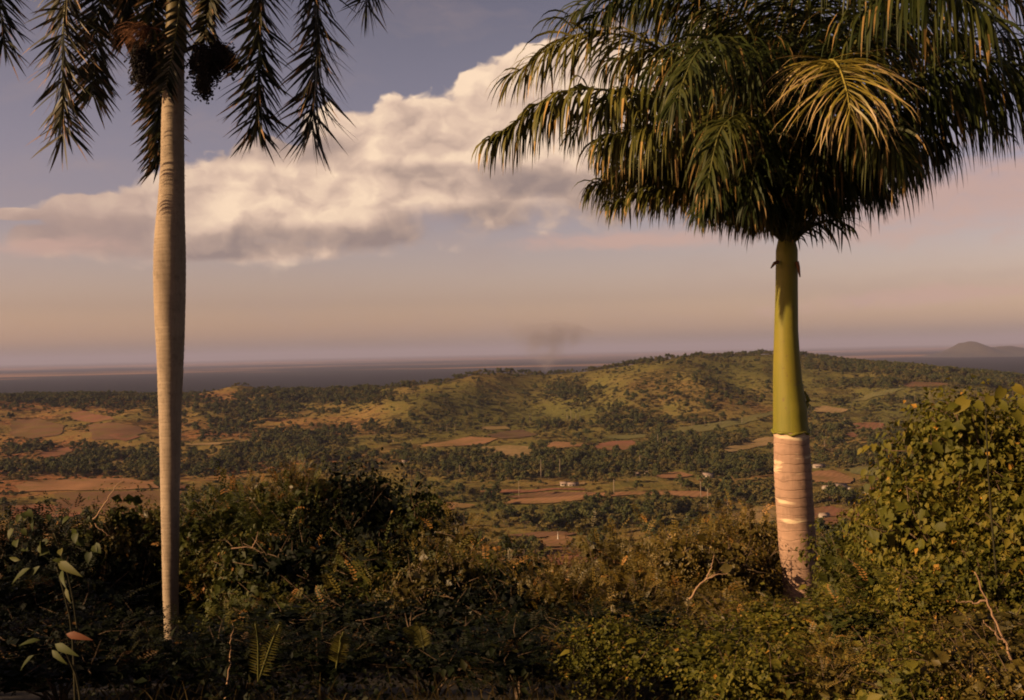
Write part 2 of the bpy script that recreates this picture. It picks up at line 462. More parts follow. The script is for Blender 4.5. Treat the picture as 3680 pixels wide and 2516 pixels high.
#@@REST
# ---------------------------------------------------------------- cultivated fields
def mat_field(name, c1, c2, rows_dir=0.5, row_scale=0.06):
    m, g = mat_new(name)
    geo = g.add('ShaderNodeNewGeometry'); p = geo.outputs['Position']
    n = g.noise(p, 0.03, 6, 0.65); n2 = g.noise(p, 0.3, 4, 0.6)
    mp = g.add('ShaderNodeMapping'); mp.inputs['Rotation'].default_value = (0, 0, rows_dir); g.l.new(p, mp.inputs[0])
    w = g.add('ShaderNodeTexWave'); w.inputs['Scale'].default_value = row_scale; w.inputs['Distortion'].default_value = 3.0; w.inputs['Detail'].default_value = 3
    g.l.new(mp.outputs[0], w.inputs[0])
    f = g.m('ADD', g.m('MULTIPLY', n, 0.7), g.m('ADD', g.m('MULTIPLY', n2, 0.3), g.m('MULTIPLY', w.outputs['Fac'], 0.22)))
    col = g.ramp(f, [(0.35, c1), (0.75, c2)])
    weeds = g.m('MULTIPLY', g.sstep(g.m('ADD', g.noise(p, 0.022, 6, 0.7), g.m('MULTIPLY', g.m('SUBTRACT', n2, 0.5), 0.5)), 0.46, 0.60), 0.55)
    col = g.mix(weeds, col, (0.105, 0.084, 0.028))
    bs = g.add('ShaderNodeBsdfDiffuse'); g.l.new(col, bs.inputs['Color'])
    out = g.add('ShaderNodeOutputMaterial'); g.l.new(bs.outputs[0], out.inputs[0])
    return m
FM = {
    'orange': mat_field('orange_soil', (0.149, 0.079, 0.043), (0.230, 0.129, 0.069)),
    'red': mat_field('red_soil', (0.114, 0.054, 0.036), (0.177, 0.085, 0.054)),
    'tan': mat_field('dry_stubble', (0.153, 0.107, 0.054), (0.223, 0.155, 0.078)),
    'dark': mat_field('turned_soil', (0.059, 0.039, 0.026), (0.099, 0.061, 0.041)),
    'green': mat_field('green_crop', (0.081, 0.085, 0.034), (0.121, 0.112, 0.048)),
    'brown': mat_field('brown_earth', (0.087, 0.052, 0.032), (0.138, 0.078, 0.047)),
}
def c3(x, y): return ((x * 0.5594) / 3.594, (1200 + y * 0.5594) / 3.594)
def c4(x, y): return ((1200 + x * 0.5664) / 3.594, (1150 + y * 0.5664) / 3.594)
def c5(x, y): return ((2400 + x * 0.5664) / 3.594, (1150 + y * 0.5664) / 3.594)

# depth along a line of sight, by marching over the terrain
_ys = np.concatenate([np.arange(450, 2700, 3.0)])
def ground_at(u, v):
    d = CM @ np.array([(u - 512) / F, (350 - v) / F, -1.0]); d = d / d[1]
    z = terrain(d[0] * _ys, _ys)
    below = np.nonzero(d[2] * _ys < z)[0]
    if not len(below): return None
    y = _ys[below[0]]
    return np.array([d[0] * y, y, float(terrain(d[0] * y, y))])

FIELDS = [
    ('orange', c4, [(560, 802), (660, 782), (760, 765), (870, 745), (1040, 757), (960, 788), (800, 803), (650, 812)]),
    ('dark', c4, [(955, 735), (1060, 712), (1190, 700), (1300, 722), (1200, 752), (1060, 757)]),
    ('tan', c4, [(925, 682), (1000, 672), (1100, 675), (1110, 695), (1020, 700), (935, 698)]),
    ('tan', c4, [(930, 812), (1080, 800), (1280, 812), (1260, 850), (1180, 882), (1080, 860)]),
    ('green', c4, [(1680, 748), (1800, 735), (1990, 728), (2000, 752), (1800, 760)]),
    ('red', c4, [(1670, 792), (1770, 775), (1900, 770), (1920, 790), (1880, 828), (1760, 830), (1660, 822)]),
    ('orange', c4, [(1290, 802), (1420, 778), (1650, 788), (1560, 808), (1400, 818)]),
    ('orange', c4, [(2040, 988), (2120, 974), (2200, 970), (2285, 990), (2180, 1012), (2080, 1008)]),
    ('orange', c4, [(1040, 1176), (1100, 1155), (1180, 1140), (1350, 1135), (1500, 1128), (1790, 1100), (2050, 1092), (2290, 1090), (2400, 1108), (2480, 1130), (2300, 1132), (2100, 1122), (1900, 1120), (1700, 1132), (1500, 1158), (1250, 1170)]),
    ('red', c4, [(850, 1093), (1100, 1084), (1350, 1078), (1600, 1076), (1600, 1088), (1380, 1092), (1100, 1108)]),
    ('brown', c4, [(1050, 1125), (1300, 1105), (1600, 1100), (1700, 1110), (1450, 1128), (1150, 1140)]),
    ('red', c4, [(1350, 1475), (1450, 1455), (1560, 1450), (1720, 1490), (1680, 1535), (1500, 1580), (1380, 1560)]),
    ('orange', c4, [(1290, 1412), (1360, 1388), (1440, 1380), (1510, 1400), (1490, 1440), (1380, 1448), (1310, 1440)]),
    ('brown', c4, [(1100, 1375), (1300, 1352), (1560, 1362), (1500, 1380), (1280, 1395)]),
    ('red', c4, [(-80, 1115), (80, 1110), (95, 1165), (0, 1180), (-80, 1190)]),
    ('orange', c4, [(560, 1160), (760, 1168), (900, 1180), (880, 1196), (700, 1210), (560, 1200)]),
    ('tan', c4, [(1500, 1040), (1600, 1036), (1590, 1050), (1380, 1052)]),
    ('orange', c3, [(90, 985), (200, 950), (450, 938), (800, 934), (1000, 962), (1010, 1000), (700, 1010), (350, 1012), (130, 1020)]),
    ('brown', c3, [(330, 1030), (600, 1020), (1000, 1012), (1160, 1020), (1180, 1100), (1000, 1150), (700, 1180), (380, 1130)]),
    ('red', c3, [(60, 1110), (250, 1100), (540, 1125), (500, 1180), (250, 1190), (60, 1200)]),
    ('red', c3, [(1140, 968), (1190, 975), (1200, 1000), (1150, 1010)]),
    ('red', c3, [(450, 510), (540, 498), (700, 530), (740, 552), (600, 575), (470, 560)]),
    ('brown', c3, [(70, 560), (250, 550), (420, 590), (380, 650), (200, 680), (70, 660)]),
    ('brown', c3, [(560, 590), (700, 575), (900, 600), (960, 640), (760, 680), (600, 690)]),
    ('red', c3, [(250, 770), (400, 730), (480, 735), (420, 780), (300, 800)]),
    ('red', c3, [(690, 660), (820, 640), (900, 665), (800, 690)]),
    ('tan', c3, [(1170, 712), (1400, 702), (1620, 676), (1640, 684), (1420, 712), (1200, 722)]),
    ('tan', c3, [(620, 835), (780, 815), (860, 822), (700, 845)]),
    ('red', c5, [(1170, 662), (1270, 650), (1370, 662), (1390, 692), (1290, 702), (1190, 700)]),
    ('orange', c5, [(860, 985), (940, 965), (1050, 960), (1180, 1010), (1160, 1040), (1060, 1042), (930, 1035)]),
    ('green', c5, [(1150, 948), (1230, 936), (1330, 940), (1340, 995), (1240, 990), (1165, 975)]),
    ('red', c5, [(900, 1200), (1050, 1190), (1200, 1222), (1240, 1260), (1150, 1300), (1000, 1320), (900, 1300)]),
    ('tan', c5, [(300, 840), (420, 800), (560, 760), (690, 738), (700, 780), (520, 822), (380, 850)]),
    ('green', c5, [(0, 702), (150, 680), (340, 650), (520, 615), (700, 575), (700, 600), (480, 665), (250, 708), (50, 725)]),
    ('green', c5, [(1130, 522), (1250, 482), (1380, 450), (1470, 432), (1500, 440), (1400, 475), (1250, 520)]),
    ('brown', c5, [(1450, 412), (1550, 396), (1700, 400), (1840, 415), (1700, 428), (1520, 430)]),
    ('tan', c5, [(400, 1240), (540, 1200), (720, 1178), (720, 1290), (500, 1300), (380, 1270)]),
    ('orange', c5, [(640, 1135), (760, 1128), (760, 1145), (650, 1150)]),
    ('red', c5, [(1110, 730), (1180, 715), (1230, 735), (1170, 755)]),
    ('tan', c5, [(890, 560), (1000, 548), (1150, 570), (1100, 590), (950, 590)]),
]
def crop_label(kind, n): pass
FIELD_PTS = []
def make_field(kind, cf, poly):
    pts = [ground_at(*cf(*p)) for p in poly]
    if any(p is None for p in pts): return
    pts = np.array(pts)[:, :2]
    # wobble and refine the outline
    out = []
    for i in range(len(pts)):
        a, b = pts[i], pts[(i + 1) % len(pts)]
        L = np.linalg.norm(b - a); n = max(2, int(L / 7))
        for k in range(n):
            q = a + (b - a) * k / n
            w = 0.018 * q[1] * 0.22
            q = q + np.array([vnoise(q[0] / 14, q[1] / 14), vnoise(q[0] / 14 + 50, q[1] / 14)]) * w
            out.append(q)
    poly2 = np.array(out); FIELD_PTS.append(poly2)
    lo, hi = poly2.min(0), poly2.max(0)
    st = max(3.0, min(6.0, (hi[0] - lo[0]) / 20))
    gx = np.arange(lo[0] - st, hi[0] + st, st); gy = np.arange(lo[1] - 6, hi[1] + 6, 6.0)
    Xg, Yg = np.meshgrid(gx, gy)
    ins = np.zeros(Xg.shape, bool)
    j = len(poly2) - 1
    for i in range(len(poly2)):
        xi, yi = poly2[i]; xj, yj = poly2[j]
        c = ((yi > Yg) != (yj > Yg)) & (Xg < (xj - xi) * (Yg - yi) / (yj - yi + 1e-12) + xi)
        ins ^= c; j = i
    # pull border vertices of half covered cells onto the outline
    k = len(gx)
    cell = ins[:-1, :-1].astype(int) + ins[1:, :-1] + ins[:-1, 1:] + ins[1:, 1:]
    use = cell >= 1
    V = np.stack([Xg, Yg], -1)
    need = np.zeros(Xg.shape, bool)
    need[:-1, :-1] |= use; need[1:, :-1] |= use; need[:-1, 1:] |= use; need[1:, 1:] |= use
    fix = np.argwhere(need & ~ins)
    for a, b in fix:
        q = V[a, b]; dd = np.linalg.norm(poly2 - q, axis=1); V[a, b] = poly2[dd.argmin()]
    Z = terrain(V[..., 0], V[..., 1]) + 0.9
    v = np.concatenate([V, Z[..., None]], -1).reshape(-1, 3)
    I, J = np.nonzero(use)
    a = I * k + J
    q = np.stack([a, a + 1, a + k + 1, a + k], -1)
    tag(obj('field', mesh_np('field', v, q, FM[kind])), kind='structure')
for f in FIELDS: make_field(*f)

def in_poly_px(X, Y):
    r = np.zeros(len(X), bool)
    for _, cf, poly in FIELDS:
        q = np.array([cf(*p) for p in poly]); ins = np.zeros(len(X), bool); j = len(q) - 1
        for i in range(len(q)):
            xi, yi = q[i]; xj, yj = q[j]
            ins ^= ((yi > Y) != (yj > Y)) & (X < (xj - xi) * (Y - yi) / (yj - yi + 1e-12) + xi); j = i
        r |= ins
    return r
def in_field(x, y):
    r = np.zeros(np.shape(x), bool)
    for poly in FIELD_PTS:
        lo, hi = poly.min(0), poly.max(0)
        c0 = (x > lo[0]) & (x < hi[0]) & (y > lo[1]) & (y < hi[1])
        if not c0.any(): continue
        idx = np.nonzero(c0)[0]; X = x[idx]; Y = y[idx]; ins = np.zeros(len(idx), bool); j = len(poly) - 1
        for i in range(len(poly)):
            xi, yi = poly[i]; xj, yj = poly[j]
            ins ^= ((yi > Y) != (yj > Y)) & (X < (xj - xi) * (Y - yi) / (yj - yi + 1e-12) + xi); j = i
        r[idx] |= ins
    return r

# ---------------------------------------------------------------- far trees
M['far_leaf'] = mat_leaf('valley_tree_leaves', (0.019, 0.026, 0.009), (0.041, 0.047, 0.015), (0.088, 0.080, 0.023), 0.1, 0.8, 0.1, 0.15, dry_at=2)
M['far_leaf2'] = mat_leaf('valley_tree_leaves_olive', (0.038, 0.035, 0.012), (0.072, 0.062, 0.019), (0.126, 0.096, 0.030), 0.1, 0.8, 0.1, 0.15, dry_at=2)
M['bark'] = mat_simple('grey_bark', (0.062, 0.046, 0.031), (0.124, 0.093, 0.062), 1.5)
M['palm_bark_far'] = mat_simple('pale_palm_bark', (0.136, 0.105, 0.074), (0.211, 0.167, 0.118), 1.0)

def quads_at(pos, nrm, size, r):
    """small crumpled leaf clumps facing nrm"""
    n = len(pos); nrm = norm(nrm)
    t = norm(np.cross(nrm, r.normal(size=(n, 3)))); b = np.cross(nrm, t)
    s = (size * r.uniform(0.6, 1.4, n))[:, None]
    off = nrm * s * 0.35
    v = np.stack([pos - t * s - off, pos - b * s * 0.8, pos + t * s - off * 0.5, pos + b * s * 0.8 + off * 0.4], 1).reshape(-1, 3)
    i = np.arange(n)[:, None] * 4
    f = np.concatenate([i + np.array([[0, 1, 2]]), i + np.array([[0, 2, 3]])])
    return v, f

def broad_tree(seed, h=9.0, w=5.0, flat=1.0, n=420, mat='far_leaf'):
    r = np.random.default_rng(seed)
    tr = MB()
    hc = h * 0.42
    tr.tube([(0, 0, -1.5), (0.1, 0, hc * 0.5), (0.0, 0.1, hc * 1.3)], [0.32, 0.24, 0.12], 5)
    for a in r.uniform(0, 6.28, 3):
        tr.tube([(0, 0, hc * 0.7), (math.cos(a) * w * 0.2, math.sin(a) * w * 0.2, hc * 1.1), (math.cos(a) * w * 0.33, math.sin(a) * w * 0.33, hc * 1.5)], [0.15, 0.1, 0.04], 4)
    cr = MB()
    nl = 9
    c = np.stack([r.normal(0, w * 0.24, nl), r.normal(0, w * 0.24, nl), h * 0.66 + r.normal(0, h * 0.12, nl) * flat], 1)
    rad = r.uniform(0.22, 0.36, nl) * w
    k = r.integers(0, nl, n)
    d = norm(r.normal(size=(n, 3))); d[:, 2] = np.abs(d[:, 2]) * 1.1 - 0.35; d = norm(d)
    pos = c[k] + d * (rad[k] * r.uniform(0.75, 1.05, n))[:, None] * np.array([1, 1, 0.8 * flat])
    v, f = quads_at(pos, d + r.normal(0, 0.45, (n, 3)), 0.075 * w, r)
    cr.add(v, None, f, np.repeat(np.clip(r.normal(0.45, 0.2, n) + (np.repeat(0, n)), 0, 0.9), 4))
    # inner mass so that the sky shows only in gaps
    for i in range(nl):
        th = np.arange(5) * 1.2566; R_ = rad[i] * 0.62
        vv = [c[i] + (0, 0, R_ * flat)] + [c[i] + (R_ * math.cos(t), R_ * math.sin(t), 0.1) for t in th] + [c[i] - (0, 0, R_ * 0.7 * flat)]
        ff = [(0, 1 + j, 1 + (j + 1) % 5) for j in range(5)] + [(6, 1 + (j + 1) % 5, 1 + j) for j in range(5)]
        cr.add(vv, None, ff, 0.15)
    return tr.mesh('trunk', M['bark']), cr.mesh('crown', M[mat])

def far_palm(seed, h=15.0):
    r = np.random.default_rng(seed)
    tr = MB(); lean = r.uniform(-0.5, 0.5)
    tr.tube([(0, 0, -1.5), (lean * 0.3, 0, h * 0.4), (lean, 0, h - 1.6)], [0.22, 0.26, 0.18], 6)
    sh = MB(); sh.tube([(lean, 0, h - 1.7), (lean, 0, h)], [0.28, 0.16], 6)
    cr = MB()
    for i in range(13):
        a = i * 2.4 + r.uniform(-.3, .3); up = r.uniform(0.1, 1.2)
        L = r.uniform(3.6, 4.4); pts = []
        p = np.array([lean, 0, h]); el = up
        for k in range(6):
            pts.append(p.copy()); el -= 0.38
            p = p + L / 5 * np.array([math.cos(a) * math.cos(el), math.sin(a) * math.cos(el), math.sin(el)])
        pts = np.array(pts); side = np.array([-math.sin(a), math.cos(a), 0])
        for s in (-1, 1):
            o = pts + side * s * np.array([0.1, 0.5, 0.6, 0.6, 0.45, 0.05])[:, None] - np.array([0, 0, 1]) * np.array([0, 0.45, 0.6, 0.7, 0.6, 0.2])[:, None]
            v = np.concatenate([pts, o]); q = [(k, k + 1, k + 7, k + 6) for k in range(5)]
            cr.add(v, q, None, r.uniform(0.2, 0.8))
    return tr.mesh('trunk', M['palm_bark_far']), sh.mesh('crownshaft', M['far_leaf2']), cr.mesh('crown', M['far_leaf'])

PROTO = bpy.data.collections.new('prototypes')      # not in the scene: only a source for the scattered masses
BT = [broad_tree(20 + i, h, w, fl, 380, mt) for i, (h, w, fl, mt) in enumerate([(9, 8, 1, 'far_leaf'), (11, 9, 1.1, 'far_leaf'), (7, 9, .8, 'far_leaf2'), (8, 7, 1, 'far_leaf'), (6, 6, .9, 'far_leaf2'), (10, 7, 1.2, 'far_leaf2')])]
PT = [far_palm(60 + i, h) for i, h in enumerate([15, 17, 13])]

def join_np(meshes, name, mats):
    """one mesh out of several (for the scattered masses)"""
    vs, fs, ms, ts = [], [], [], []; n = 0
    for me, mi in meshes:
        v = np.empty(len(me.vertices) * 3, np.float32); me.vertices.foreach_get('co', v); v = v.reshape(-1, 3)
        t = np.empty(len(me.vertices), np.float32); me.attributes['tint'].data.foreach_get('value', t)
        me.calc_loop_triangles(); f = np.empty(len(me.loop_triangles) * 3, np.int32); me.loop_triangles.foreach_get('vertices', f); f = f.reshape(-1, 3)
        vs.append(v); ts.append(t); fs.append(f + n); ms.append(np.full(len(f), mi)); n += len(v)
    out = mesh_np(name, np.concatenate(vs), np.concatenate(fs), None, False, np.concatenate(ts))
    for m in mats: out.materials.append(m)
    out.polygons.foreach_set('material_index', np.concatenate(ms).astype(np.int32))
    return out
for i, (a, b) in enumerate(BT):
    PROTO.objects.link(obj('t%02d' % i, join_np([(a, 0), (b, 1)], 'tree_mass', [M['bark'], b.materials[0]]), link=False))

def scatter(name, pts, idx, scale, rot, coll, **kw):
    """geometry-node scatter of uncountable growth: one object of kind stuff"""
    me = bpy.data.meshes.new(name)
    me.vertices.add(len(pts)); me.vertices.foreach_set('co', np.asarray(pts, np.float32).ravel())
    for nm, typ, data, key in (('idx', 'INT', idx, 'value'), ('sc', 'FLOAT', scale, 'value'), ('rz', 'FLOAT_VECTOR', rot, 'vector')):
        a = me.attributes.new(nm, typ, 'POINT')
        a.data.foreach_set(key, np.asarray(data, np.int32 if typ == 'INT' else np.float32).ravel())
    o = obj(name, me)
    t = bpy.data.node_groups.new(name, 'GeometryNodeTree')
    t.interface.new_socket('Geometry', in_out='INPUT', socket_type='NodeSocketGeometry')
    t.interface.new_socket('Geometry', in_out='OUTPUT', socket_type='NodeSocketGeometry')
    gi = t.nodes.new('NodeGroupInput'); go = t.nodes.new('NodeGroupOutput')
    ci = t.nodes.new('GeometryNodeCollectionInfo'); ci.inputs[0].default_value = coll
    ci.inputs['Separate Children'].default_value = True; ci.inputs['Reset Children'].default_value = True
    ip = t.nodes.new('GeometryNodeInstanceOnPoints'); ip.inputs['Pick Instance'].default_value = True
    def na(nm, ty):
        n = t.nodes.new('GeometryNodeInputNamedAttribute'); n.data_type = ty; n.inputs[0].default_value = nm
        return n.outputs[0]
    L = t.links.new
    L(gi.outputs[0], ip.inputs['Points']); L(ci.outputs[0], ip.inputs['Instance'])
    L(na('idx', 'INT'), ip.inputs['Instance Index']); L(na('sc', 'FLOAT'), ip.inputs['Scale']); L(na('rz', 'FLOAT_VECTOR'), ip.inputs['Rotation'])
    L(ip.outputs[0], go.inputs[0])
    md = o.modifiers.new('scatter', 'NODES'); md.node_group = t
    tag(o, kind='stuff', **kw)
    return o

# density of tree growth as seen on the land: (centre u, v, half width, half height, weight)
WOODS = [(420, 462, 28, 9, 1), (470, 465, 45, 14, 1.2), (520, 470, 50, 14, 1.2), (580, 462, 55, 18, 1.2), (640, 460, 60, 16, 1.1), (690, 450, 60, 18, 1.0), (740, 468, 50, 12, 1.1),
         (100, 466, 90, 11, .9), (150, 480, 22, 12, 1.3), (250, 462, 90, 14, .9), (330, 466, 60, 12, .9), (300, 440, 60, 10, .7), (60, 455, 60, 8, .6),
         (100, 402, 110, 7, .8), (290, 398, 60, 6, .9), (350, 398, 50, 8, .6), (250, 410, 45, 10, .8), (220, 425, 40, 10, .7),
         (565, 390, 36, 12, .9), (625, 420, 26, 14, 1.2), (600, 400, 40, 12, .5), (700, 395, 60, 20, .35), (680, 425, 40, 8, .6), (740, 420, 40, 6, .6),
         (840, 430, 60, 12, .7), (860, 455, 40, 12, 1.0), (910, 385, 90, 5, 1.2), (960, 375, 60, 10, 1.3), (870, 368, 60, 7, 1.0), (850, 405, 60, 12, .5),
         (580, 522, 80, 13, .8), (660, 505, 60, 12, .8), (720, 498, 60, 10, .9), (850, 545, 40, 12, 1.0), (850, 500, 40, 8, .6), (480, 500, 50, 8, .45),
         (350, 530, 80, 30, .6), (200, 540, 150, 30, .5), (450, 420, 50, 8, .35), (480, 400, 50, 10, .25), (530, 428, 60, 6, .5), (400, 430, 50, 6, .5)]
def candidates(n, seed, u0=-260, u1=1290, y0=560, y1=2650):
    r = np.random.default_rng(seed)
    y = np.sqrt(r.uniform(y0 ** 2, y1 ** 2, n)); u = r.uniform(u0, u1, n)
    x = (u - 512) / F * y; z = terrain(x, y)
    pu, pv = px(np.stack([x, y, z], -1))
    return r, x, y, z, pu, pv
def woods_density(u, v):
    d = np.full(len(u), 0.0)
    for a, b, c, e, w in WOODS:
        d = np.maximum(d, w * np.clip(1.25 - np.sqrt(((u - a) / c) ** 2 + ((v - b) / e) ** 2), 0, 1))
    return d
r, x, y, z, pu, pv = candidates(95000, 5, y0=420)
cl = fbm(x / 55.0, y / 75.0, 4)
dens = woods_density(pu, pv) * 0.85 + 0.025 + np.where(pv < 440, 0.16, 0.32) * sm((cl - 0.30) * 4)
dens *= np.where((pv < 432) & (pv > 372) & (pu > 380) & (pu < 860) & (woods_density(pu, pv) < 0.7), 0.55, 1.0)
dens *= np.where((pu < -20) | (pu > 1045), 0.35, 1.0)
ridge = np.interp(pu, RX, RY)
D_ = 2200 + 160 * np.sin(pu / 95.0) + 90 * np.sin(pu / 41.0 + 1)
crest = np.exp(-((y - D_ - 10) / 28.0) ** 2)
dens = np.maximum(dens, crest * np.where((pu > 640), 0.95, np.where(pu > 290, 0.55, 0.12)) * (0.6 + 0.8 * (fbm(x / 60, y * 0, 2) > -0.15)))
def before_field(pu, pv, hgt):
    # growth whose crown would stand in front of a field as seen from the lookout
    a = np.zeros(len(pu), bool)
    for k in (1.0, 0.45): a |= in_poly_px(pu, pv - hgt * k)
    return a
keep = (r.uniform(size=len(x)) < dens * (0.55 + 0.9 * (cl > -0.1))) & ~in_field(x, y) & ~(before_field(pu, pv, 7.0 / y * F) & (r.uniform(size=len(x)) < 0.93))
tx, ty, tz, tu, tv, tc_ = x[keep], y[keep], z[keep], pu[keep], pv[keep], crest[keep]
tsc = r.uniform(0.45, 1.25, len(tx)) * np.where(tc_ > 0.3, 0.85, 1.0)
tid = r.integers(0, len(BT), len(tx)); trz = r.uniform(0, 6.28, len(tx))
# the 280 that show largest become things of their own
vis = (tu > 0) & (tu < 1024) & (tv < 590)
size = tsc / ty * vis
order = np.argsort(-size)
big = order[:270]; rest = np.ones(len(tx), bool); rest[big] = False
pts = np.stack([tx, ty, tz], -1)
LAND = [(630, 475, 'the leftmost farmhouse of the row'), (646, 474, 'the pale farmhouse by the orange field'), (568, 485, 'the long low white house'), (708, 477, 'the lone pinkish house'),
        (699, 462, 'the three white cottages'), (819, 467, 'the white roofed house by the ringed trunk'), (839, 489, 'the largest pale farmhouse'), (871, 492, 'the red roofed farmhouse'),
        (825, 518, 'the tan hut on the red field'), (599, 542, 'the white roofed hut'), (405, 466, 'the two white huts'), (333, 454, 'the long white shed'), (558, 536, 'the tallest white post'),
        (402, 529, 'the two pale posts'), (680, 476, 'the oval orange field'), (590, 497, 'the long orange field'), (520, 450, 'the tan field at the hill foot'), (630, 446, 'the red field at the hill foot'),
        (450, 443, 'the orange field at the hill foot'), (90, 488, 'the wide orange field on the left'), (110, 500, 'the wide brown field on the left'), (50, 515, 'the red field at the left edge'),
        (60, 420, 'the upper brown fields on the left'), (241, 385, 'the bare knoll'), (575, 390, 'the dark patch on the hill'), (625, 420, 'the dark gully'), (750, 442, 'the tan field left of the crownshaft'),
        (870, 396, 'the pale green spur'), (930, 385, 'the brown strip on the right slope'), (725, 519, 'the tan strip left of the ringed trunk'), (550, 560, 'the lowest red field'), (380, 488, 'the small orange strip'),
        (800, 355, 'the hill top behind the crownshaft'), (690, 353, 'the left end of the summit tree line'), (460, 385, 'the low end of the ridge'), (170, 450, 'the grey palm trunk'), (350, 437, 'the grazing cattle'), (855, 450, 'the red patches on the right slope')]
ADJ = ['round dark', 'broad dark', 'flat topped olive', 'compact dark', 'small olive', 'tall olive']
def tree_label(u, v, i, s_, noun='tree'):
    d = [((u - a) ** 2 + ((v - b) * 1.6) ** 2, k) for k, (a, b, _) in enumerate(LAND)]
    dd, k = min(d); a, b, nm = LAND[k]; dx, dy = u - a, v - b
    rel = ('right of' if dx > 0 else 'left of') if abs(dx) > abs(dy) * 1.6 else ('below' if dy > 0 else 'above')
    far = 'just ' if dd < 150 else ('well ' if dd > 2200 else '')
    sz = 'big ' if s_ > 1.02 else ('low ' if s_ < 0.62 else '')
    return (sz + ADJ[i] + ' ' + noun + ' ' if noun == 'tree' else noun + ' ') + far + rel + ' ' + nm
from collections import Counter
lab_of = {int(k): tree_label(tu[k], tv[k], int(tid[k]), float(tsc[k])) for k in big}
cnt = Counter(lab_of.values())
for k in big:
    i = int(tid[k]); s_ = float(tsc[k]); lab = lab_of[int(k)]
    t = empty('broadleaf_tree', pts[k] - (0, 0, 0.2), float(trz[k]), label=lab, cat='tree', group=lab if cnt[lab] > 1 else 'broadleaf trees of the valley')
    t.scale = (s_, s_, s_)
    obj('trunk', BT[i][0], t); obj('crown', BT[i][1], t)
rot = np.zeros((len(tx), 3)); rot[:, 2] = trz
scatter('valley_woods', pts[rest], tid[rest], tsc[rest], rot[rest], PROTO, label='dark mass of trees dotted over the hills and valley floor', cat='woods')

# low scrub
SC = bpy.data.collections.new('scrub_sources')
def scrub_mesh(seed, mat):
    r = np.random.default_rng(seed); n = 90
    d = norm(r.normal(size=(n, 3))); d[:, 2] = np.abs(d[:, 2])
    k = r.integers(0, 3, n); c = np.array([(0, 0, 0.3), (0.9, 0.3, 0.2), (-0.7, 0.5, 0.1)])
    pos = c[k] + d * np.array([1.1, 1.1, 0.95])
    b = MB(); v, f = quads_at(pos, d + r.normal(0, .4, (n, 3)), 0.36, r)
    b.add(v, None, f, np.repeat(np.clip(r.normal(0.45, 0.2, n), 0, .9), 4))
    return b.mesh('scrub', M[mat])
for i in range(4): SC.objects.link(obj('s%d' % i, scrub_mesh(90 + i, 'far_leaf' if i % 2 else 'far_leaf2'), link=False))
r, x, y, z, pu, pv = candidates(120000, 6, y0=420)
cl = fbm(x / 22.0, y / 34.0, 4); cl2 = fbm(x / 120.0, y / 160.0, 3)
keep = (r.uniform(size=len(x)) < 0.05 + np.where(pv < 436, 0.40, 0.75) * sm((cl + 0.5 * cl2 - 0.12) * 3.0) + 0.5 * woods_density(pu, pv)) & ~in_field(x, y) & (pu > -150) & (pu < 1180)
n = keep.sum(); rot = np.zeros((n, 3)); rot[:, 2] = r.uniform(0, 6.28, n)
scatter('valley_scrub', np.stack([x, y, z], -1)[keep], r.integers(0, 4, n), r.uniform(0.7, 1.9, n), rot, SC, label='low dark bushes speckled over the pasture slopes', cat='scrub')

# far palms that stand clear of the trees
PAL = [(567, 420, 1.0), (571, 421, 1.1), (576, 421, 1.0), (580, 420, .95), (658, 448, 1.1), (663, 449, 1.0), (667, 449, 1.1), (541, 480, 1.25), (614, 496, 1.3), (519, 498, 1.1),
       (701, 504, 1.2), (708, 508, 1.3), (728, 518, 1.0), (650, 425, .9), (440, 432, .9), (447, 433, .95), (455, 433, .9), (420, 431, .8), (355, 436, .9), (375, 437, .8),
       (390, 430, .85), (500, 426, .8), (530, 424, .85), (692, 428, .9), (705, 427, .85), (720, 425, .9), (742, 424, .9), (640, 470, 1.2), (560, 478, 1.2), (460, 478, 1.1),
       (492, 476, 1.1), (845, 428, 1), (858, 436, 1), (880, 428, .9), (240, 440, .9), (212, 436, .9), (130, 452, .9), (90, 472, 1.0), (290, 470, 1.1), (825, 452, 1.1), (905, 404, .9), (915, 402, .9), (930, 398, .9),
       (655, 362, .6), (668, 361, .6), (726, 357, .62), (731, 357, .6), (756, 356, .6), (828, 361, .55), (842, 362, .55), (488, 374, .55)]
r = np.random.default_rng(8)
def palm_label(u, v, s_):
    kind = 'tiny palm' if v < 376 else ('tall slim palm' if s_ >= 1.1 else ('slim palm' if s_ >= 0.95 else 'small slim palm'))
    return tree_label(u, v, 0, s_, kind)
pcnt = Counter(palm_label(*q) for q in PAL)
for k, (u, v, s_) in enumerate(PAL):
    p = ground_at(u, v)
    if p is None:
        d_ = 2200 + 160 * math.sin(u / 95.0) + 90 * math.sin(u / 41.0 + 1); xx = (u - 512) / F * d_
        p = np.array([xx, d_, float(terrain(xx, d_))])
    lab = palm_label(u, v, s_)
    t = empty('royal_palm', p, r.uniform(0, 6.28), label=lab, cat='palm tree', group=lab if pcnt[lab] > 1 else 'far palms of the valley')
    s_ *= 1.05; t.scale = (s_, s_, s_)
    a, b, c = PT[k % 3]
    obj('trunk', a, t); obj('crownshaft', b, t); obj('crown', c, t)

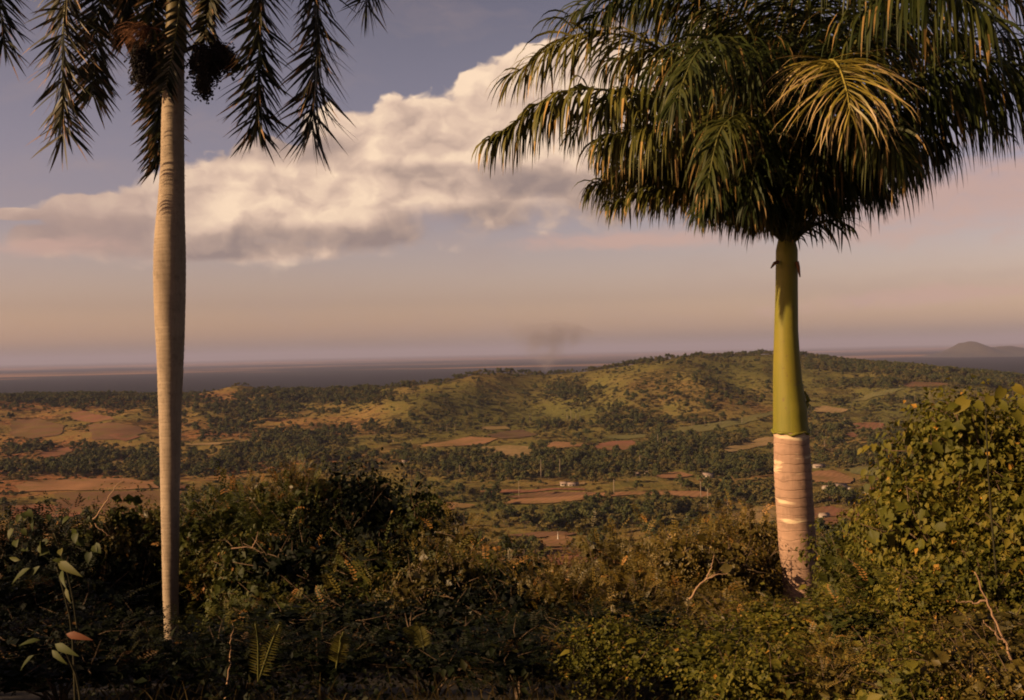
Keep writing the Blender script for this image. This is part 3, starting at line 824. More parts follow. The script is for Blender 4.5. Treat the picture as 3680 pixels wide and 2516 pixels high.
# ---------------------------------------------------------------- farmhouses
M['wall'] = mat_simple('limewashed_wall', (0.177, 0.152, 0.118), (0.253, 0.219, 0.177), 0.8)
M['tin'] = mat_simple('weathered_tin_roof', (0.152, 0.114, 0.092), (0.232, 0.177, 0.143), 0.6, 0.6)
M['redroof'] = mat_simple('red_tile_roof', (0.174, 0.053, 0.025), (0.248, 0.081, 0.037), 1.0)
M['opening'] = mat_simple('dark_opening', (0.012, 0.009, 0.007), (0.025, 0.019, 0.012), 1.0)
M['post'] = mat_simple('white_painted_post', (0.372, 0.335, 0.273), (0.465, 0.422, 0.347), 1.0)
def house(u, v, w, d, h, label, roof='tin', rz=0.0, lean_to=False, y=None):
    p = ground_at(u, v)
    t = empty('farmhouse', p, rz, label=label, cat='house')
    b = MB(); b.box((-w / 2, -d / 2, -1.5), (w / 2, d / 2, h)); obj('wall', b.mesh('wall', M['wall']), t)
    b = MB(); e = 0.5; rh = d * 0.28
    top = [(-w / 2 - e, 0, h + rh), (w / 2 + e, 0, h + rh)]
    for s in (-1, 1):
        y0 = s * (d / 2 + e)
        q = [(-w / 2 - e, y0, h - 0.15), (w / 2 + e, y0, h - 0.15), top[1], top[0]]
        low = [(a, c, z - 0.12) for a, c, z in q]
        b.add(q + low, [(0, 1, 2, 3), (7, 6, 5, 4), (0, 4, 5, 1), (1, 5, 6, 2), (2, 6, 7, 3), (3, 7, 4, 0)])
    obj('roof', b.mesh('roof', M['redroof' if roof == 'red' else 'tin']), t)
    b = MB()
    for s in (-1, 1):
        x0 = s * w / 2
        b.add([(x0, -d / 2, h), (x0, d / 2, h), (x0, 0, h + rh * 0.93)], None, [(0, 1, 2)])
    obj('gable', b.mesh('gable', M['wall']), t)
    b = MB(); b.box((-0.5, -d / 2 - 0.05, -0.2), (0.5, -d / 2 + 0.05, h * 0.78)); obj('door', b.mesh('door', M['opening']), t)
    b = MB(); b.box((-0.6, -0.05, -0.5), (0.6, 0.05, 0.5)); wm = b.mesh('window', M['opening'])
    for x0 in ((-w * 0.3, w * 0.3) if w > 6 else (-w * 0.3,)):
        obj('window', wm, t, (x0, -d / 2, h * 0.58))
    if lean_to:
        b = MB(); b.box((w / 2 + 0.5, -d / 2 + 0.4, -1.5), (w / 2 + 3.2, d / 2 - 0.4, h * 0.7)); obj('lean_to', b.mesh('lean_to', M['wall']), t)
    return t
house(630, 476, 9, 6, 3.0, 'tan farmhouse at the left end of the row beneath the dark belt', rz=0.3)
house(638, 476, 4, 4, 2.4, 'tiny shed between two farmhouses left of an orange field', rz=0.1)
house(646, 475, 8, 6, 3.2, 'pale farmhouse beside the left tip of an orange field', rz=-0.2, lean_to=True)
house(650, 467, 3, 3, 4.0, 'small pale hut high behind the farmhouse row', rz=0.2)
house(565, 486, 8, 5, 2.4, 'long low white house above the dark red strip', rz=0.05, lean_to=True)
house(573, 486, 9, 5, 1.8, 'low tin roofed barn beside the long white house', rz=0.05)
house(708, 478, 9, 6, 3.4, 'lone pinkish house at the edge of trees left of the right palm', rz=-0.3)
house(690, 462, 6, 5, 2.6, 'leftmost white cottage of three in the dark trees', rz=0.1)
house(697, 463, 5, 5, 2.8, 'middle white cottage of three in the dark trees', rz=0.4)
house(707, 462, 10, 6, 2.6, 'widest and rightmost cottage of three in the dark trees', rz=-0.1)
house(819, 468, 11, 6, 2.4, 'white roofed house touching the right palm trunk on its right', rz=0.1)
house(829, 491, 10, 6, 2.8, 'brownish house left of the white barn beside right palm', rz=0.25)
house(839, 490, 12, 7, 3.2, 'largest pale farmhouse with wide roof right of the palm trunk', rz=-0.15, lean_to=True)
house(871, 493, 11, 7, 2.8, 'farmhouse with red roof against the edge of vine mound', roof='red', rz=0.3)
house(831, 502, 7, 5, 2.4, 'reddish hut below the big pale farmhouse', roof='red', rz=0.1)
house(824, 519, 6, 5, 2.6, 'small tan hut standing on the red field by the palm', rz=0.2)
house(862, 549, 5, 4, 3.0, 'small pale hut in dark trees at the foot of vine mound', rz=0.2)
house(599, 543, 6, 5, 2.4, 'white roofed hut near the red field with dark trees behind', rz=0.6)
house(405, 464, 6, 5, 3.2, 'upper white hut beside the left end of dark belt', rz=0.1)
house(405, 469, 5, 4, 3.0, 'lower white hut beside the left end of dark belt', rz=-0.2)
house(333, 455, 13, 5, 2.4, 'long white shed in the trees left of valley centre', rz=-0.15)
house(318, 456, 8, 5, 2.4, 'pinkish house left of the long white shed', rz=0.1)
house(540, 446, 5, 4, 2.6, 'small white hut above the tan field at hill foot', rz=0.1)
house(632, 431, 5, 4, 2.4, 'tiny white hut at the foot of the dark gully', rz=0.1)
def post(u, v, h, label):
    p = ground_at(u, v); b = MB()
    b.tube([(0, 0, -0.5), (0, 0, 0.6), (0, 0, 0.65), (0, 0, h)], [0.9, 0.8, 0.55, 0.06], 4)
    t = obj('marker_post', b.mesh('marker_post', M['post']), None, p); tag(t, label, 'post')
post(558, 541, 5.5, 'tallest white tapering post standing above the red field')
post(398, 530, 5, 'pale tapering post behind the central thicket, taller one')
post(408, 531, 4, 'shorter pale tapering post right of the taller one')
post(687, 522, 5, 'thin white post on the tan strip left of the right palm')

# cattle on the green slope
M['hide'] = mat_simple('pale_cattle_hide', (0.280, 0.210, 0.126), (0.385, 0.294, 0.182), 2.0)
def cow_mesh():
    me = bpy.data.meshes.new('cow')
    v = [(0, 0, 1.05), (0.7, 0, 1.1), (1.05, 0, 1.25), (1.35, 0, 1.3), (1.7, 0, 1.05), (-0.6, 0, 1.1), (-0.75, 0, 0.7),
         (0.65, .22, .6), (0.65, .22, 0.02), (0.65, -.22, .6), (0.65, -.22, 0.02), (-.6, .22, .62), (-.66, .22, .35), (-.6, .22, 0.02), (-.6, -.22, .62), (-.66, -.22, .35), (-.6, -.22, 0.02)]
    e = [(0, 1), (1, 2), (2, 3), (3, 4), (0, 5), (5, 6), (1, 7), (7, 8), (1, 9), (9, 10), (5, 11), (11, 12), (12, 13), (5, 14), (14, 15), (15, 16)]
    rad = [.36, .34, .22, .17, .10, .32, .05, .12, .06, .12, .06, .15, .08, .06, .15, .08, .06]
    me.from_pydata(v, e, [])
    o = bpy.data.objects.new('cow_source', me); COL.objects.link(o)
    sk = o.modifiers.new('skin', 'SKIN')
    for i, rr in enumerate(rad): me.skin_vertices[0].data[i].radius = (rr, rr)
    me.skin_vertices[0].data[0].use_root = True
    dg = bpy.context.evaluated_depsgraph_get()
    out = bpy.data.meshes.new_from_object(o.evaluated_get(dg)); out.name = 'cow'
    out.materials.clear(); out.materials.append(M['hide'])
    bpy.data.objects.remove(o); return out
CM_ = cow_mesh()
for u, v, a in [(353, 441, .3), (372, 442, 2), (377, 443, 1), (381, 441, .1), (393, 442, 2.6), (411, 441, .7), (450, 452, 0.2)]:
    p = ground_at(u, v)
    if p is not None:
        o = obj('cow', CM_, None, p, (0, 0, a), 1.15); tag(o, 'tiny pale cow grazing on the green slope left of centre', 'cow', 'cattle grazing on the slope')

# ---------------------------------------------------------------- smoke of a field fire far out on the plain
def smoke():
    m, g = mat_new('thin_smoke')
    tc = g.add('ShaderNodeTexCoord'); p = tc.outputs['Object']
    sep = g.add('ShaderNodeSeparateXYZ'); g.l.new(p, sep.inputs[0])
    n = g.noise(p, 0.007, 4, 0.6)
    zz = g.m('DIVIDE', sep.outputs[2], 460.0)
    cx = g.m('MULTIPLY', g.m('MULTIPLY', zz, zz), 170.0)
    wd = g.m('ADD', 45.0, g.m('MULTIPLY', zz, 520.0))
    dx = g.m('DIVIDE', g.m('SUBTRACT', sep.outputs[0], cx), wd)
    dy = g.m('DIVIDE', sep.outputs[1], wd)
    rr = g.m('SQRT', g.m('ADD', g.m('MULTIPLY', dx, dx), g.m('MULTIPLY', dy, dy)))
    a = g.m('SUBTRACT', 1.0, rr, clamp=True)
    b = g.sstep(n, 0.36, 0.6)
    top = g.sstep(g.m('SUBTRACT', 1.0, zz), 0.0, 0.35)
    d = g.m('MULTIPLY', g.m('MULTIPLY', g.m('MULTIPLY', a, b), top), 0.0065)
    v = g.add('ShaderNodeVolumePrincipled'); v.inputs['Color'].default_value = (0.35, 0.33, 0.36, 1); g.l.new(d, v.inputs['Density'])
    out = g.add('ShaderNodeOutputMaterial'); g.l.new(v.outputs[0], out.inputs['Volume'])
    b_ = MB(); b_.tube([(0, 0, -1), (0, 0, 0), (25, 0, 200), (150, 0, 470)], [1, 110, 380, 620], 12)
    y_ = 9500.0
    o = obj('smoke', b_.mesh('smoke', m), None, ((545 - 512) / F * y_, y_, -179)); tag(o, 'faint grey smoke rising from the far plain', 'smoke', kind='stuff')
smoke()
# ---------------------------------------------------------------- the two royal palms
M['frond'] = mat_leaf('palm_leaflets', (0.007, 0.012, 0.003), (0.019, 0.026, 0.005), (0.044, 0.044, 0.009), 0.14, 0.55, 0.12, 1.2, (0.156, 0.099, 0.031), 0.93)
M['frond_lit'] = mat_leaf('sun_painted_palm_leaflets', (0.022, 0.028, 0.006), (0.060, 0.060, 0.011), (0.120, 0.100, 0.020), 0.2, 0.5, 0.15, 1.2, (0.30, 0.19, 0.06), 0.93)  # brighter golden copy of the leaflet colour, with sunlight painted in
M['frond_yellow'] = mat_leaf('yellowing_leaflets', (0.072, 0.061, 0.009), (0.144, 0.112, 0.016), (0.194, 0.144, 0.025), 0.18, 0.45, 0.3, 1.2, (0.26, 0.185, 0.075), 0.90)
M['frond_blue'] = mat_leaf('hanging_leaflets', (0.007, 0.010, 0.005), (0.017, 0.020, 0.008), (0.049, 0.038, 0.015), 0.12, 0.5, 0.2, 1.2, (0.166, 0.098, 0.044), 0.92)
M['rachis'] = mat_simple('frond_stalk', (0.050, 0.054, 0.014), (0.101, 0.094, 0.025), 4, 0.5)
M['rachis_yellow'] = mat_simple('yellow_frond_stalk', (0.158, 0.130, 0.022), (0.216, 0.173, 0.036), 4, 0.5)
M['fruit'] = mat_simple('ripe_black_fruit', (0.007, 0.006, 0.005), (0.022, 0.014, 0.011), 20, 0.6)
M['dry_fibre'] = mat_simple('reddish_dry_fibre', (0.079, 0.032, 0.013), (0.144, 0.061, 0.025), 10)

def mat_trunk(name, base, base2, scar, crack, pale_top, seg, pale_amt):
    m, g = mat_new(name)
    tc = g.add('ShaderNodeTexCoord'); p = tc.outputs['Object']
    sep = g.add('ShaderNodeSeparateXYZ'); g.l.new(p, sep.inputs[0])
    mp = g.add('ShaderNodeMapping'); mp.inputs['Scale'].default_value = (1.2, 1.2, 14.0); g.l.new(p, mp.inputs[0])
    band = g.noise(mp.outputs[0], 1.0, 5, 0.6, 0.3)
    mp2 = g.add('ShaderNodeMapping'); mp2.inputs['Scale'].default_value = (30, 30, 3.0); g.l.new(p, mp2.inputs[0])
    fibre = g.noise(mp2.outputs[0], 1.0, 4, 0.6)
    blot = g.noise(p, 2.2, 5, 0.65)
    col = g.mix(g.sstep(blot, 0.3, 0.7), base, base2)
    col = g.mix(g.m('MULTIPLY', g.sstep(fibre, 0.5, 0.72), 0.35), col, crack)
    wob = g.m('MULTIPLY', g.m('SUBTRACT', g.noise(p, 1.1, 4, 0.6), 0.5), 2.4)
    ph = g.m('FRACT', g.m('ADD', g.m('MULTIPLY', sep.outputs[2], seg), wob))
    ring = g.sstep(g.m('ABSOLUTE', g.m('SUBTRACT', ph, 0.5)), 0.40, 0.49)
    col = g.mix(g.m('MULTIPLY', ring, g.m('MULTIPLY', g.sstep(band, 0.46, 0.66), 0.38)), col, crack)
    spots = g.noise(p, 7.0, 6, 0.7)
    col = g.mix(g.m('MULTIPLY', g.sstep(spots, 0.52, 0.66), 0.45), col, tuple(c * 0.55 for c in base2))
    # cream scars, strongest just below the green sheath
    mp3 = g.add('ShaderNodeMapping'); mp3.inputs['Scale'].default_value = (2.0, 2.0, 11.0); g.l.new(p, mp3.inputs[0])
    pa = g.noise(mp3.outputs[0], 1.0, 3, 0.5, 0.4)
    hgt = g.sstep(sep.outputs[2], pale_top - 2.2, pale_top)
    thr = g.m('SUBTRACT', 0.72, g.m('MULTIPLY', hgt, pale_amt))
    pm = g.m('MULTIPLY', g.m('SUBTRACT', pa, thr), 14.0, clamp=True)
    col = g.mix(g.m('MULTIPLY', pm, 0.9), col, scar)
    bs = g.add('ShaderNodeBsdfPrincipled'); g.l.new(col, bs.inputs['Base Color']); bs.inputs['Roughness'].default_value = 0.8
    bs.inputs['Specular IOR Level'].default_value = 0.2
    bp = g.add('ShaderNodeBump'); bp.inputs['Strength'].default_value = 0.5; bp.inputs['Distance'].default_value = 0.01
    g.l.new(g.m('SUBTRACT', g.m('ADD', band, g.m('MULTIPLY', fibre, 0.5)), ring), bp.inputs['Height']); g.l.new(bp.outputs[0], bs.inputs['Normal'])
    out = g.add('ShaderNodeOutputMaterial'); g.l.new(bs.outputs[0], out.inputs[0])
    return m

def mat_shaft(name, c1, c2, c3_):
    m, g = mat_new(name)
    tc = g.add('ShaderNodeTexCoord'); p = tc.outputs['Object']
    mp = g.add('ShaderNodeMapping'); mp.inputs['Scale'].default_value = (18, 18, 0.8); g.l.new(p, mp.inputs[0])
    n = g.noise(mp.outputs[0], 1.0, 4, 0.6); b = g.noise(p, 1.1, 5, 0.6); s = g.noise(p, 9, 4, 0.7)
    col = g.mix(g.sstep(b, 0.3, 0.7), c1, c2)
    col = g.mix(g.m('MULTIPLY', g.sstep(n, 0.45, 0.75), 0.35), col, c3_)
    col = g.mix(g.m('MULTIPLY', g.sstep(s, 0.60, 0.68), 0.6), col, (0.10, 0.065, 0.025))
    bs = g.add('ShaderNodeBsdfPrincipled'); g.l.new(col, bs.inputs['Base Color']); bs.inputs['Roughness'].default_value = 0.6
    bs.inputs['Specular IOR Level'].default_value = 0.2
    out = g.add('ShaderNodeOutputMaterial'); g.l.new(bs.outputs[0], out.inputs[0])
    return m

def catmull(c, n):
    c = np.asarray(c, float); c = np.concatenate([[2 * c[0] - c[1]], c, [2 * c[-1] - c[-2]]])
    out = []
    for i in range(1, len(c) - 2):
        for t in np.linspace(0, 1, 24, endpoint=False):
            a, b, d, e = c[i - 1], c[i], c[i + 1], c[i + 2]
            out.append(0.5 * (2 * b + (d - a) * t + (2 * a - 5 * b + 4 * d - e) * t * t + (3 * b - a - 3 * d + e) * t ** 3))
    out.append(c[-2]); out = np.array(out)
    L = np.concatenate([[0], np.cumsum(np.linalg.norm(np.diff(out, axis=0), axis=1))])
    s = np.linspace(0, L[-1], n)
    return np.stack([np.interp(s, L, out[:, k]) for k in range(3)], 1), L[-1]

def frames(pts, up=(0, 0, 1)):
    T = norm(np.gradient(pts, axis=0))
    N = np.array(up, float); N = N - T[0] * N.dot(T[0]); N /= np.linalg.norm(N) + 1e-9
    Ns = []
    for t in T:
        N = N - t * N.dot(t); N /= np.linalg.norm(N) + 1e-9; Ns.append(N)
    Ns = np.array(Ns); return T, Ns, np.cross(T, Ns)

def leaflet_set(ctrl, r, n=190, L=0.92, droop=1.3, a0=25, a1=58, spread=0.5, w=0.040, bare=0.16, segs=5, up=(0, 0, 1), dry=0.25, curl=0.0, tipc=0.45, dryk=3):
    """leaflets along a frond; returns vertex blocks"""
    pts, tot = catmull(ctrl, n)
    T, N, S = frames(pts, up)
    out = []
    for i in range(n):
        s = i / (n - 1)
        if s < bare: continue
        q = (s - bare) / (1 - bare)
        ll = L * (0.55 + 0.45 * math.sin(min(1, q * 2.2) * math.pi / 2)) * (1 - tipc * max(0, (q - 0.7) / 0.3) ** 1.6)
        for sg in (-1, 1):
            if r.random() < 0.05: continue
            a = R(a0 + (a1 - a0) * q ** 1.5) + r.normal(0, 0.07)
            sp = r.normal(0, spread)
            d = S[i] * sg * math.cos(a) + T[i] * math.sin(a) + N[i] * sp
            d /= np.linalg.norm(d)
            l_ = ll * r.uniform(0.78, 1.12); p = pts[i] + r.normal(0, 0.004, 3)
            W = np.cross(d, N[i] + r.normal(0, 0.5, 3)); W /= np.linalg.norm(W) + 1e-9
            vs = []; g = droop * r.uniform(0.75, 1.3)
            for k in range(segs + 1):
                f = k / segs
                ww = w * (0.35 + 1.1 * f if f < 0.3 else 1.0 * (1 - ((f - 0.3) / 0.7) ** 1.7) * 0.68 + 0.02)
                Wk = W - d * W.dot(d); Wk /= np.linalg.norm(Wk) + 1e-9
                vs.append(p - Wk * ww * 0.5); vs.append(p + Wk * ww * 0.5)
                d = d + np.array([0, 0, -1.0]) * g * (1.9 / segs) * (0.35 + f) + r.normal(0, curl + 0.02, 3)
                d /= np.linalg.norm(d); p = p + d * l_ / segs
            tn = np.full(2 * (segs + 1), np.clip(r.normal(0.45, 0.2), 0, 0.88))
            if r.random() < dry: tn[-2 * (1 + int(r.integers(1, dryk))):] = 0.99
            out.append((np.array(vs), tn))
    return out, pts

def frond(palm, base, ctrl_px, seed, individual=False, mat='frond', rmat='rachis', r0=0.035, label=None, **kw):
    r = np.random.default_rng(seed)
    ctrl = [P(*c) - base for c in ctrl_px]
    ls, pts = leaflet_set(ctrl, r, **kw)
    b = MB(); rr = np.linspace(r0, 0.005, len(pts)); rr[:6] = np.linspace(r0 * 2.1, rr[6], 6)
    b.tube(pts[::2], rr[::2], 6)
    fr = obj('frond', b.mesh('frond', M[rmat]), palm)
    if label: fr['label'] = label
    k = kw.get('segs', 5); q = [(2 * i, 2 * i + 1, 2 * i + 3, 2 * i + 2) for i in range(k)]
    if individual:
        # 280 leaflets as pieces of their own, the remainder of this plume joined
        pick = set(r.permutation(len(ls))[:280].tolist()); rest_ = MB()
        for m_, (v, tn) in enumerate(ls):
            if m_ in pick:
                o_ = v[0].copy(); obj('leaflet', mesh_np('leaflet', v - o_, np.array(q), M[mat], False, tn), fr, o_)
            else: rest_.add(v, q, None, tn)
        if rest_.n: o = obj('leaflets', rest_.mesh('leaflets', M[mat]), fr); o['kind'] = 'stuff'
    else:
        b = MB()
        for v, tn in ls: b.add(v, q, None, tn)
        o = obj('leaflets', b.mesh('leaflets', M[mat]), fr); o['kind'] = 'stuff'
    return fr

def ring_trunk(prof, y, base, zlo, rows_per, groove, seed, n=26):
    """prof: (row, left, right) in picture pixels at depth y -> radii along a bending axis"""
    prof = np.array(prof, float)
    cz, cx, rad = [], [], []
    for v, a, b_ in prof:
        pa, pb = P(a, v, y), P(b_, v, y)
        c = (pa + pb) / 2; cx.append(c[0]); cz.append(c[2]); rad.append(abs(pb[0] - pa[0]) / 2)
    cz, cx, rad = map(np.array, (cz, cx, rad)); o = np.argsort(cz); cz, cx, rad = cz[o], cx[o], rad[o]
    zs = np.arange(cz[0], cz[-1] + 1e-6, rows_per); r = np.random.default_rng(seed)
    th = np.arange(n) * 2 * math.pi / n
    V = []
    for i, z in enumerate(zs):
        rr = np.interp(z, cz, rad); xx = np.interp(z, cz, cx)
        gr = groove if i % 4 == 0 else 0
        w = 1 + 0.012 * np.sin(th * 3 + z * 1.3) + 0.01 * np.sin(th * 5 + z * 4)
        V.append(np.stack([xx + (rr * w - gr) * np.cos(th), y + (rr * w - gr) * np.sin(th), np.full(n, z) + (0.012 * np.sin(th + i) if groove else 0)], 1))
    v = np.concatenate(V) - base; k = len(zs)
    i = np.arange(k - 1)[:, None] * n; j = np.arange(n)[None]
    q = np.stack([i + j, i + (j + 1) % n, i + n + (j + 1) % n, i + n + j], -1).reshape(-1, 4)
    return v, q

def build_right_palm():
    y = 13.0; cx = P(800, 610, y)[0]; base = np.array([cx, y, float(terrain(cx, y)) - 0.1])
    palm = empty('royal_palm', base, label='nearer royal palm on the right with green crownshaft and full hanging crown', cat='palm tree')
    zt = P(790, 430, y)[2] - base[2]
    M['trunk_r'] = mat_trunk('tan_ringed_trunk', (0.285, 0.180, 0.120), (0.215, 0.136, 0.092), (0.47, 0.37, 0.23), (0.14, 0.085, 0.055), zt, 9.5, 0.15)
    M['shaft_r'] = mat_shaft('green_crownshaft', (0.107, 0.107, 0.010), (0.144, 0.120, 0.014), (0.058, 0.067, 0.009))
    v, q = ring_trunk([(428, 774, 807.5), (440, 774, 809), (470, 774.5, 811.5), (500, 776, 813), (550, 779, 816), (590, 783.5, 819), (640, 785, 826), (665, 782, 832)], y, base, 0, 0.026, 0.004, 1, 32)
    obj('trunk', mesh_np('trunk', v, q, M['trunk_r'], True), palm)
    v, q = ring_trunk([(236, 779, 794), (250, 776, 797.5), (290, 775.5, 797.5), (330, 774.5, 798), (352, 774, 799.5), (380, 773.5, 802), (400, 773.5, 805), (410, 773.5, 807), (420, 773.5, 807.3), (431.5, 773.2, 808.6)], y, base, 0, 0.05, 0, 2, 32)
    obj('crownshaft', mesh_np('crownshaft', v, q, M['shaft_r'], True), palm)
    # rim of the sheath, a bud scar on its right side
    b = MB(); th = np.linspace(0, 2 * math.pi, 49); rr = abs(P(808.8, 429, y)[0] - P(773, 429, y)[0]) / 2
    c = (P(790.9, 430, y) - base)
    b.tube(np.stack([c[0] + rr * np.cos(th), c[1] + rr * np.sin(th), c[2] - 0.012 + 0.02 * np.sin(th) + 0.010 * np.sin(th * 5 + 1) + 0.006 * np.sin(th * 11)], 1), 0.016 + 0.006 * np.sin(th * 7), 6, cap=False)
    obj('sheath_rim', b.mesh('sheath_rim', M['shaft_r'], True), palm)
    b = MB(); pb = P(806, 402, y) - base; b.tube([pb - (0.05, 0.03, 0.12), pb + (0.0, -0.02, -0.02), pb + (0.028, -0.03, 0.01), pb + (-0.02, -0.02, 0.13)], [0.03, 0.04, 0.03, 0.008], 8)
    obj('bud_scar', b.mesh('bud_scar', M['shaft_r'], True), palm)
    for a_, bq in (((778, 262), (771, 268)), ((797, 262), (800, 277))):
        b = MB(); p0, p1 = P(*a_, y - 0.1) - base, P(*bq, y - 0.15) - base
        b.tube([p0, (p0 + p1) / 2 + (0, 0, 0.02), p1], [0.025, 0.02, 0.008], 6); obj('dry_bract', b.mesh('dry_bract', M['dry_fibre'], True), palm)
    B = (788, 244, 13.0)
    spec = [
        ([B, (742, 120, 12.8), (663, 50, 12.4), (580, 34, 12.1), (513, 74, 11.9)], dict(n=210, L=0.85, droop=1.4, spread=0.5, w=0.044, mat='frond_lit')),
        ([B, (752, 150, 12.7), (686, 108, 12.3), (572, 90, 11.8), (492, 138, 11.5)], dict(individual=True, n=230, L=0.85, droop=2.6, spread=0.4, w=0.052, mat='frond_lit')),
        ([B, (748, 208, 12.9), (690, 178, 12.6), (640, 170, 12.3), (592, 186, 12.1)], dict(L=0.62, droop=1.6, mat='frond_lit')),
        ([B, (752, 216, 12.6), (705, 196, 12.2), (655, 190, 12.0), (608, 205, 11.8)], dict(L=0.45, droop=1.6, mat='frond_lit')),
        ([B, (850, 150, 12.7), (915, 80, 12.3), (975, 58, 12.0), (1070, 80, 11.7)], dict(L=1.15, droop=2.4, w=0.05, n=200)),
        ([B, (850, 180, 13.2), (915, 120, 13.3), (985, 84, 13.4), (1075, 90, 13.4)], dict(L=1.1, droop=2.4, w=0.048, n=200)),
        ([B, (765, 110, 13.8), (700, 10, 14.5), (640, -20, 15.0), (560, 20, 15.4)], dict(droop=1.5)),
        ([B, (790, 90, 13.5), (770, -40, 14.2), (730, -80, 15.0), (690, -40, 15.6)], dict(droop=1.5)),
        ([B, (830, 90, 13.4), (880, 0, 14.0), (950, -30, 14.5), (1040, 10, 15.0)], dict(droop=1.5)),
        ([B, (768, 120, 12.2), (735, 50, 11.2), (700, 50, 10.4), (676, 100, 9.9)], dict(L=0.8, droop=1.6)),
        ([B, (830, 100, 12.0), (880, 5, 11.0), (930, -20, 10.2), (990, 20, 9.6)], dict(L=0.95, droop=1.8, w=0.05)),
        ([B, (740, 150, 14.0), (680, 100, 15.0), (620, 95, 15.8), (575, 130, 16.2)], dict(droop=1.4)),
        ([B, (850, 130, 14.0), (910, 80, 15.0), (960, 90, 15.8), (1000, 130, 16.2)], dict(droop=1.4)),
        ([B, (812, 226, 12.8), (832, 220, 12.6), (850, 226, 12.4)], dict(n=34, L=0.42, droop=1.2, bare=0.1)),
        ([B, (772, 160, 12.5), (748, 118, 11.9), (722, 128, 11.3), (708, 180, 11.0)], dict(L=0.7, droop=1.6)),
        ([B, (800, 140, 13.8), (795, 70, 14.8), (785, 60, 15.8), (780, 110, 16.6)], dict(droop=1.5)),
        ([B, (772, 206, 12.5), (744, 188, 12.1), (718, 192, 11.8), (700, 212, 11.6)], dict(L=0.5, droop=1.6)),
        ([B, (822, 165, 12.5), (850, 122, 12.0), (880, 125, 11.5), (905, 160, 11.2)], dict(L=0.8, droop=1.8, w=0.045)),
        ([B, (820, 190, 13.1), (858, 160, 13.3), (895, 142, 13.5), (945, 146, 13.7)], dict(L=0.75, droop=2.6)),
        ([B, (795, 60, 12.6), (760, -60, 12.0), (700, -90, 11.4), (630, -50, 11.0)], dict(droop=1.5)),
        ([B, (775, 80, 12.6), (715, -10, 12.2), (650, -20, 12.0), (590, 20, 11.8)], dict(L=0.7, droop=1.4)),
        ([B, (800, 80, 12.6), (815, -30, 11.8), (840, -60, 11.0), (870, -30, 10.4)], dict(L=0.9)),
        ([B, (752, 170, 13.2), (700, 140, 13.6), (645, 130, 14.0), (600, 150, 14.3)], dict(L=0.75, droop=1.7)),
        ([B, (800, 180, 12.2), (806, 150, 12.4), (808, 160, 12.3), (812, 195, 12.2)], dict(L=0.55, droop=1.4, n=50)),
        ([B, (780, 180, 12.4), (765, 150, 11.8), (755, 165, 11.3), (750, 205, 11.1)], dict(L=0.55, droop=1.4, n=50)),
        ([B, (792, 60, 13.0), (800, -130, 13.0)], dict(n=40, L=0.3, droop=0.1, spread=0.1, a0=70, a1=80)),
        ([B, (760, 160, 13.6), (725, 90, 14.2), (690, 60, 14.8), (650, 70, 15.2)], dict(droop=1.6)),
        ([B, (770, 120, 13.4), (745, 40, 13.8), (715, 10, 14.2), (675, 20, 14.6)], dict(droop=1.6)),
        ([B, (785, 130, 12.6), (772, 70, 12.2), (760, 50, 11.8), (742, 80, 11.4)], dict(droop=1.6, L=0.8)),
        ([B, (810, 130, 13.6), (835, 60, 14.2), (870, 30, 14.8), (920, 40, 15.2)], dict(droop=1.6)),
        ([B, (820, 120, 13.0), (860, 50, 13.0), (905, 20, 13.0), (960, 30, 13.0)], dict(droop=2.0, L=0.95, w=0.048)),
        ([B, (765, 185, 12.9), (738, 150, 12.8), (705, 140, 12.7), (665, 150, 12.6)], dict(droop=2.0, L=0.85)),
        ([B, (755, 195, 13.3), (715, 165, 13.6), (672, 155, 13.8), (630, 168, 14.0)], dict(droop=2.0, L=0.8)),
        ([B, (806, 190, 13.4), (830, 165, 13.6), (855, 165, 13.8), (885, 190, 14.0)], dict(droop=2.0, L=0.7)),
        ([B, (840, 140, 13.5), (890, 70, 13.9), (950, 40, 14.3), (1040, 40, 14.6)], dict(droop=2.4, L=1.1, w=0.048)),
        ([B, (830, 60, 13.2), (870, -30, 13.4), (920, -50, 13.6), (990, -30, 13.8)], dict(droop=2.4, L=1.2, w=0.048)),
        ([B, (740, 195, 13.0), (700, 165, 13.0), (655, 158, 13.0), (610, 168, 13.0)], dict(droop=2.6, L=0.78)),
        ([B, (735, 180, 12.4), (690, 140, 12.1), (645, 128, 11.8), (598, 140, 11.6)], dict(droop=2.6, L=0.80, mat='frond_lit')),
        ([B, (745, 130, 13.2), (700, 70, 13.5), (655, 50, 13.8), (610, 60, 14.0)], dict(droop=2.4, L=1.0)),
        ([B, (760, 90, 13.0), (720, 20, 13.0), (680, -5, 13.0), (635, 0, 13.0)], dict(droop=2.2, L=1.0)),
        ([B, (758, 175, 13.8), (735, 130, 14.4), (712, 120, 15.0), (690, 140, 15.4)], dict(droop=2.2, L=0.9)),
        ([B, (790, 20, 13.2), (745, -70, 13.6), (690, -80, 14.0), (625, -30, 14.3)], dict(droop=1.5)),
        ([B, (800, 30, 13.4), (850, -60, 13.8), (910, -70, 14.0), (980, -20, 14.2)], dict(droop=1.8)),
    ]
    for i, (c, kw) in enumerate(spec):
        frond(palm, base, c, 100 + i, **kw)
    frond(palm, base, [B, (796, 150, 12.4), (810, 92, 11.6), (828, 62, 10.9), (838, 66, 10.3), (846, 88, 9.8), (850, 112, 9.6)], 150,
          mat='frond_yellow', rmat='rachis_yellow', n=140, L=0.88, droop=0.9, spread=0.16, a0=-5, a1=70, w=0.026, bare=0.55, dry=0.95, curl=0.07, segs=7, dryk=6,
          label='yellowing frond arching towards the viewer with dry brown leaflet tips')
build_right_palm()

